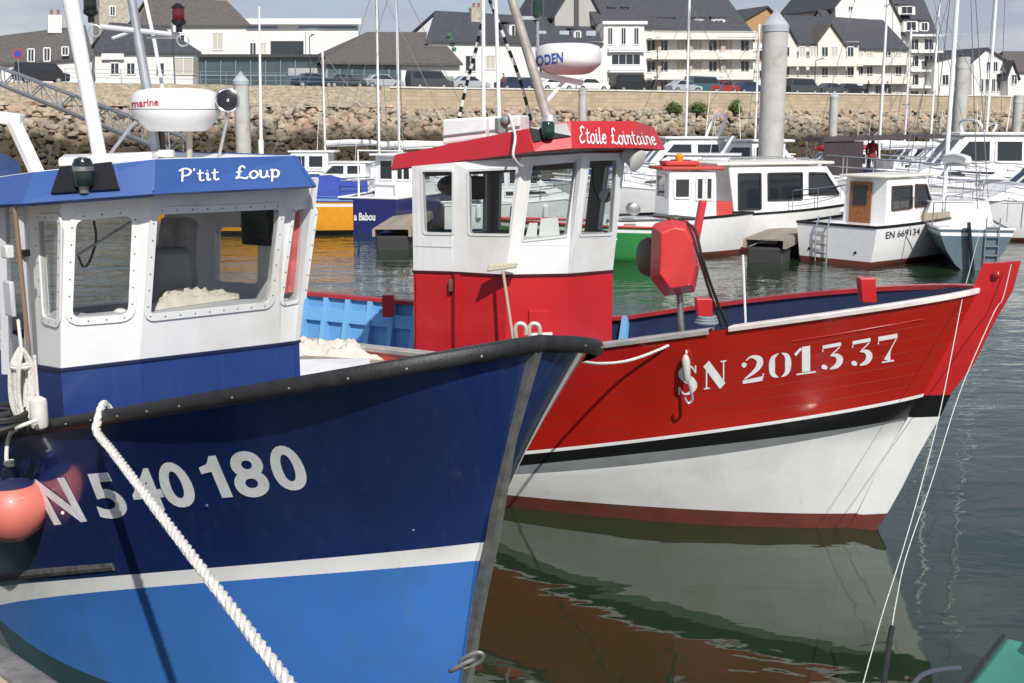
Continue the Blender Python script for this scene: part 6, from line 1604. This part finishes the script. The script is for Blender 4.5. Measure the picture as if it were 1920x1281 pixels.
MB().tube([at(1190, 280, 11.2), at(1184, 292, 11.18)], .014, 6).build('lamp_bracket', galv, o)
# pot hauler with red cover on a steel post at the starboard rail
out_ = [(1222, 424), (1258, 412), (1286, 416), (1304, 446), (1311, 500), (1302, 548), (1246, 556), (1219, 522)]
c0 = (1262, 484)
mb = MB(); L0 = [at(u, v, 9.45) for u, v in out_]; Lf_ = [at(c0[0] + (u - c0[0]) * .72 + 6, c0[1] + (v - c0[1]) * .80, 9.28) for u, v in out_]; Lb = [p + Vector((.05, .26, 0)) for p in L0]
n_ = len(out_)
mb.add(Lf_ + L0 + Lb, [list(range(n_)), list(range(3 * n_ - 1, 2 * n_ - 1, -1))] + [(i, (i + 1) % n_, n_ + (i + 1) % n_, n_ + i) for i in range(n_)] + [(n_ + i, n_ + (i + 1) % n_, 2 * n_ + (i + 1) % n_, 2 * n_ + i) for i in range(n_)])
mb.build('hauler_cover', M('faded_red_cover', (.55, .03, .03), .42, var=.16, vs=5, coat=.2), redb, smooth=False, bevel=.012)
MB().lathe([(.0, -.05), (.15, -.045), (.165, -.02), (.12, 0), (.165, .02), (.15, .05), (0, .055)], at(1219, 482, 9.68), 26, axis=(-.9, -.4, 0)).build('hauler_sheave', blackp, redb)
MB().tube([at(1274, 552, 9.5), at(1280, 655, 9.5)], .026, 12).build('hauler_post', steel, redb)
MB().bar(at(1296, 492, 9.75), at(1318, 376, 9.8), .085, .06).build('hauler_upright', redp, redb, smooth=False, bevel=.008)
MB().ball(at(1266, 410, 9.55), (.07, .05, .03), 10, 6).tube([at(1225, 404, 9.6), at(1300, 410, 9.5)], .018, 6).build('hauler_motor', M('motor_dark', (.06, .07, .06), .5), redb)
for sh in (0, 10): MB().tube(spline([at(1262 + sh, 412, 9.5), at(1292 + sh, 430, 9.4), at(1310 + sh * .6, 480, 9.3), at(1330 + sh * .7, 545, 9.4), at(1352 + sh * 1.2, 612, 9.55)], 6), .0125, 7).build('hydraulic_hose', M('hose_dark_red' if not sh else 'black_hose', (.04, .012, .012), .5), redb)
def bollard(u, v0, v1, wpx, d, lean=0):
    w_ = wpx / F * d; MB().hexa8([at(u, v1, d) + Vector((a * w_ / 2, b * w_ / 2, 0)) for a, b in ((-1, -1), (1, -1), (1, 1), (-1, 1))] + [at(u + lean, v0, d) + Vector((a * w_ / 1.8, b * w_ / 1.8, 0)) for a, b in ((-1, -1), (1, -1), (1, 1), (-1, 1))]).build('timber_head', redp, redb, smooth=False, bevel=.008)
bollard(1321, 558, 592, 28, 9.45, -3); bollard(1627, 520, 566, 27, 9.6, -4); bollard(728, 552, 594, 20, 13.4)
cc = at(1325, 600, 9.42); mb = MB()
for k in range(3): mb.torus(cc + Vector((0, 0, .022 * k - .02)), .085 - .008 * k, .014, n=20)
mb.build('rope_turns', M('rope_blue_grey', (.20, .25, .28), .8, var=.2, vs=30), redb)
MB().tube([at(1393, 478, 9.9), at(1398, 606, 9.85)], .010, 6).build('rail_stanchion', gelcoat, redb)
# loose gear of the red boat
strand_rope('bow_line', spline([at(1300, 622, 9.42), at(1282, 632, 9.3), at(1240, 654, 9.25), at(1180, 676, 9.2), at(1130, 682, 8.8), at(1090, 678, 8.2), at(1040, 664, 7.4)], 8), .012, rope, label='thin white line sagging from the red rail towards the blue bow', cat='rope')
r = thing('hanging_block', 'pale rope tackle with a hook hanging down over the S of the red hull', 'block', tuple(at(1287, 640, 9.2)))
MB().tube([at(1286, 628, 9.35), at(1287, 664, 9.2)], .009, 6).build('line', rope, r)
MB().lathe([(.012, -.12), (.03, -.09), (.034, .06), (.02, .10), (.008, .11)], at(1287, 690, 9.18), 12, axis=(-.1, 0, 1)).build('block', M('block_pale', (.52, .50, .45), .6, var=.15), r)
MB().tube(spline([at(1290, 712, 9.18), at(1296, 735, 9.17), at(1298, 750, 9.17), at(1290, 756, 9.17), at(1284, 746, 9.17)], 5), .011, 7).build('hook', galv, r)
r = thing('scrubbing_brush', 'long handled brush with cream head leaning on the red wheelhouse', 'brush', tuple(at(962, 640, 10.3)))
MB().tube([at(964, 650, 10.3), at(943, 508, 10.5)], .014, 8).build('handle', M('brush_handle', (.42, .30, .22), .6), r)
MB().hexa8([at(912, 510, 10.48), at(968, 503, 10.5), at(972, 492, 10.5), at(916, 496, 10.48)] + [at(912, 510, 10.6), at(968, 503, 10.62), at(972, 492, 10.62), at(916, 496, 10.6)]).build('bristle_head', M('brush_cream', (.55, .49, .36), .9, bump=.5, bs=90), r, smooth=False, bevel=.012)
# aft deck load: net heap, boards, crate lid
mb = MB(); g = []
c = at(618, 650, 10.6)
for i in range(25):
    g.append([Vector((c.x - .55 + 1.1 * j / 29, c.y - .25 + .5 * i / 24, c.z - .15 + (.20 + .14 * (noise.noise((j * .28, i * .28, 3)) + .5 * noise.noise((j * .7, i * .6, 7)))) * min(1, 4 * min(i / 24, 1 - i / 24, j / 29, 1 - j / 29)) * (1.1 - .5 * j / 29))) for j in range(30)])
mb.grid(g).build('sail_cloth_heap', M('cloth_dirty_white', (.60, .53, .47), .9, var=.18, vs=8), label='crumpled off white canvas heap on the aft deck of the red boat', cat='canvas')
def plank(label, a, b, wd, m): 
    return MB().bar(a, b, wd, .03).build('board', m, label=label, cat='board', smooth=False, bevel=.006)
plank('weathered brown board lying below the canvas heap', at(560, 672, 10.3), at(716, 682, 10.0), .16, oldwood)
MB().slab([at(560, 712, 9.6), at(694, 700, 9.5), at(694, 682, 9.9), at(560, 684, 10)], Vector((0, 0, .05))).build('white_hatch_lid', white, label='white lid panel showing between the blue wheelhouse and the black rail', cat='lid', smooth=False, bevel=.01)

# ---------------------------------------------------------------- nearest things: quay corner, green boat, right hand lines
QA, QB = atz(0, 1207, 1.45), atz(124, 1290, 1.45); qd_ = (QB - QA).normalized(); qn = Vector((-qd_.y, qd_.x, 0)); qn = qn if qn.y < 0 else -qn
a, b = QA - qd_ * 12, QB + qd_ * .35
MB().hexa8([p + Vector((0, 0, z)) for z in (-4.4, -.0) for p in (a + qn * .12, b + qn * .12, b + qn * 1.2, a + qn * 8)]).build('quay', M('quay_paving', (.42, .34, .24), .85, var=.18, vs=5, bump=.4, bs=25), kind='structure', smooth=False)
MB().hexa8([p + Vector((0, 0, z)) for z in (-.5, .012) for p in (a, b, b + qn * .117, a + qn * .117)]).build('quay_kerb', M('quay_edge_iron', (.16, .155, .15), .7, var=.25, vs=12, bump=.4, bs=40), kind='structure', smooth=False, bevel=.02)
GB0 = at(1886, 1193, 4.3); gdir = (at(1790, 1258, 3.75) - GB0); gdir.z = 0; gdir.normalize(); gs = Vector((-gdir.y, gdir.x, 0)); gs = gs if gs.x > 0 else -gs
green = thing('green_boat', 'bow corner of a green painted boat with white edge at the bottom right', 'boat', tuple(GB0))
GM = M('green_deck_paint', (.035, .215, .145), .4, var=.14, vs=5, coat=.2, dirt=(.05, .24, .17), ds=4)
P0, P1 = GB0, GB0 + gdir * .62
MB().hexa8([p + Vector((0, 0, z)) for z in (-1.6, 0) for p in (P0, P1, P1 + gs * 1.2 + gdir * .25, P0 + gs * 1.3)]).build('hull', GM, green, smooth=False, bevel=.02)
MB().slab([P1 + Vector((0, 0, .004)) - gdir * .0, P1 + gdir * .45, P1 + gdir * .45 + gs * 1.2, P1 + gs * 1.2 + Vector((0, 0, .004))], Vector((0, 0, -1.5))).build('bow_block', white, green, smooth=False, bevel=.015)
MB().tube([P0 - gs * .010, P1 - gs * .010, P1 + gdir * .45 - gs * .010], .008, 8).build('rubber_edge', black, green)
MB().box(P0 + gs * .30 + gdir * .12 + Vector((0, 0, .05)), (.12, .3, .1), rz=math.atan2(gdir.y, gdir.x)).build('cleat_block', M('dark_green_block', (.02, .12, .08), .5), green, bevel=.015)  # block in a darker green than the deck
mb = MB().tube(spline([at(1700, 1300, 3.7), at(1726, 1268, 3.75), at(1760, 1256, 3.8), at(1800, 1252, 3.82)], 6), .009, 8)
mb.build('mooring_rope', M('rope_dark', (.05, .055, .075), .8), label='dark blue rope loop at the corner of the green boat', cat='rope')
ln = [('mooring_line', [(1806, 552, 9.12), (1802, 572, 9.05), (1765, 760, 8.3), (1730, 900, 7.7), (1690, 1040, 7.0), (1655, 1150, 6.4), (1616, 1290, 5.6)], .0032, 'thin white line from the red bow rail down to the bottom edge'),
      ('mooring_line', [(1840, 425, 24), (1806, 552, 9.12)], .0032, 'thin white line from the red bow rail up to the blue grey sloop'),
      ('mooring_line', [(1896, 496, 9.03), (1880, 560, 9.0), (1862, 590, 8.97), (1800, 735, 8.6), (1748, 900, 7.9), (1700, 1040, 7.1), (1680, 1130, 6.65), (1672, 1180, 6.5)], .0032, 'thin pale line from the red stem head down to the black snubber')]
for nm, p, r_, lb in ln: MB().tube(spline([at(*q) for q in p], 8), r_, 6).build(nm, rope, label=lb, cat='rope')
mb = MB().tube(spline([at(1673, 1176, 6.5), at(1668, 1200, 6.4), at(1664, 1230, 6.2), at(1656, 1290, 5.8)], 6), .016, 8)
mb.build('rubber_snubber', black, label='black rubber mooring snubber on the pale line at lower right', cat='snubber')
MB().tube([at(1910, 1080, 4.6), at(1918, 1280, 4.4)], .02, 8).build('mooring_post', M('post_rust', (.22, .11, .07), .7), label='rusty thin post at the right edge above the green boat', cat='post') if False else None
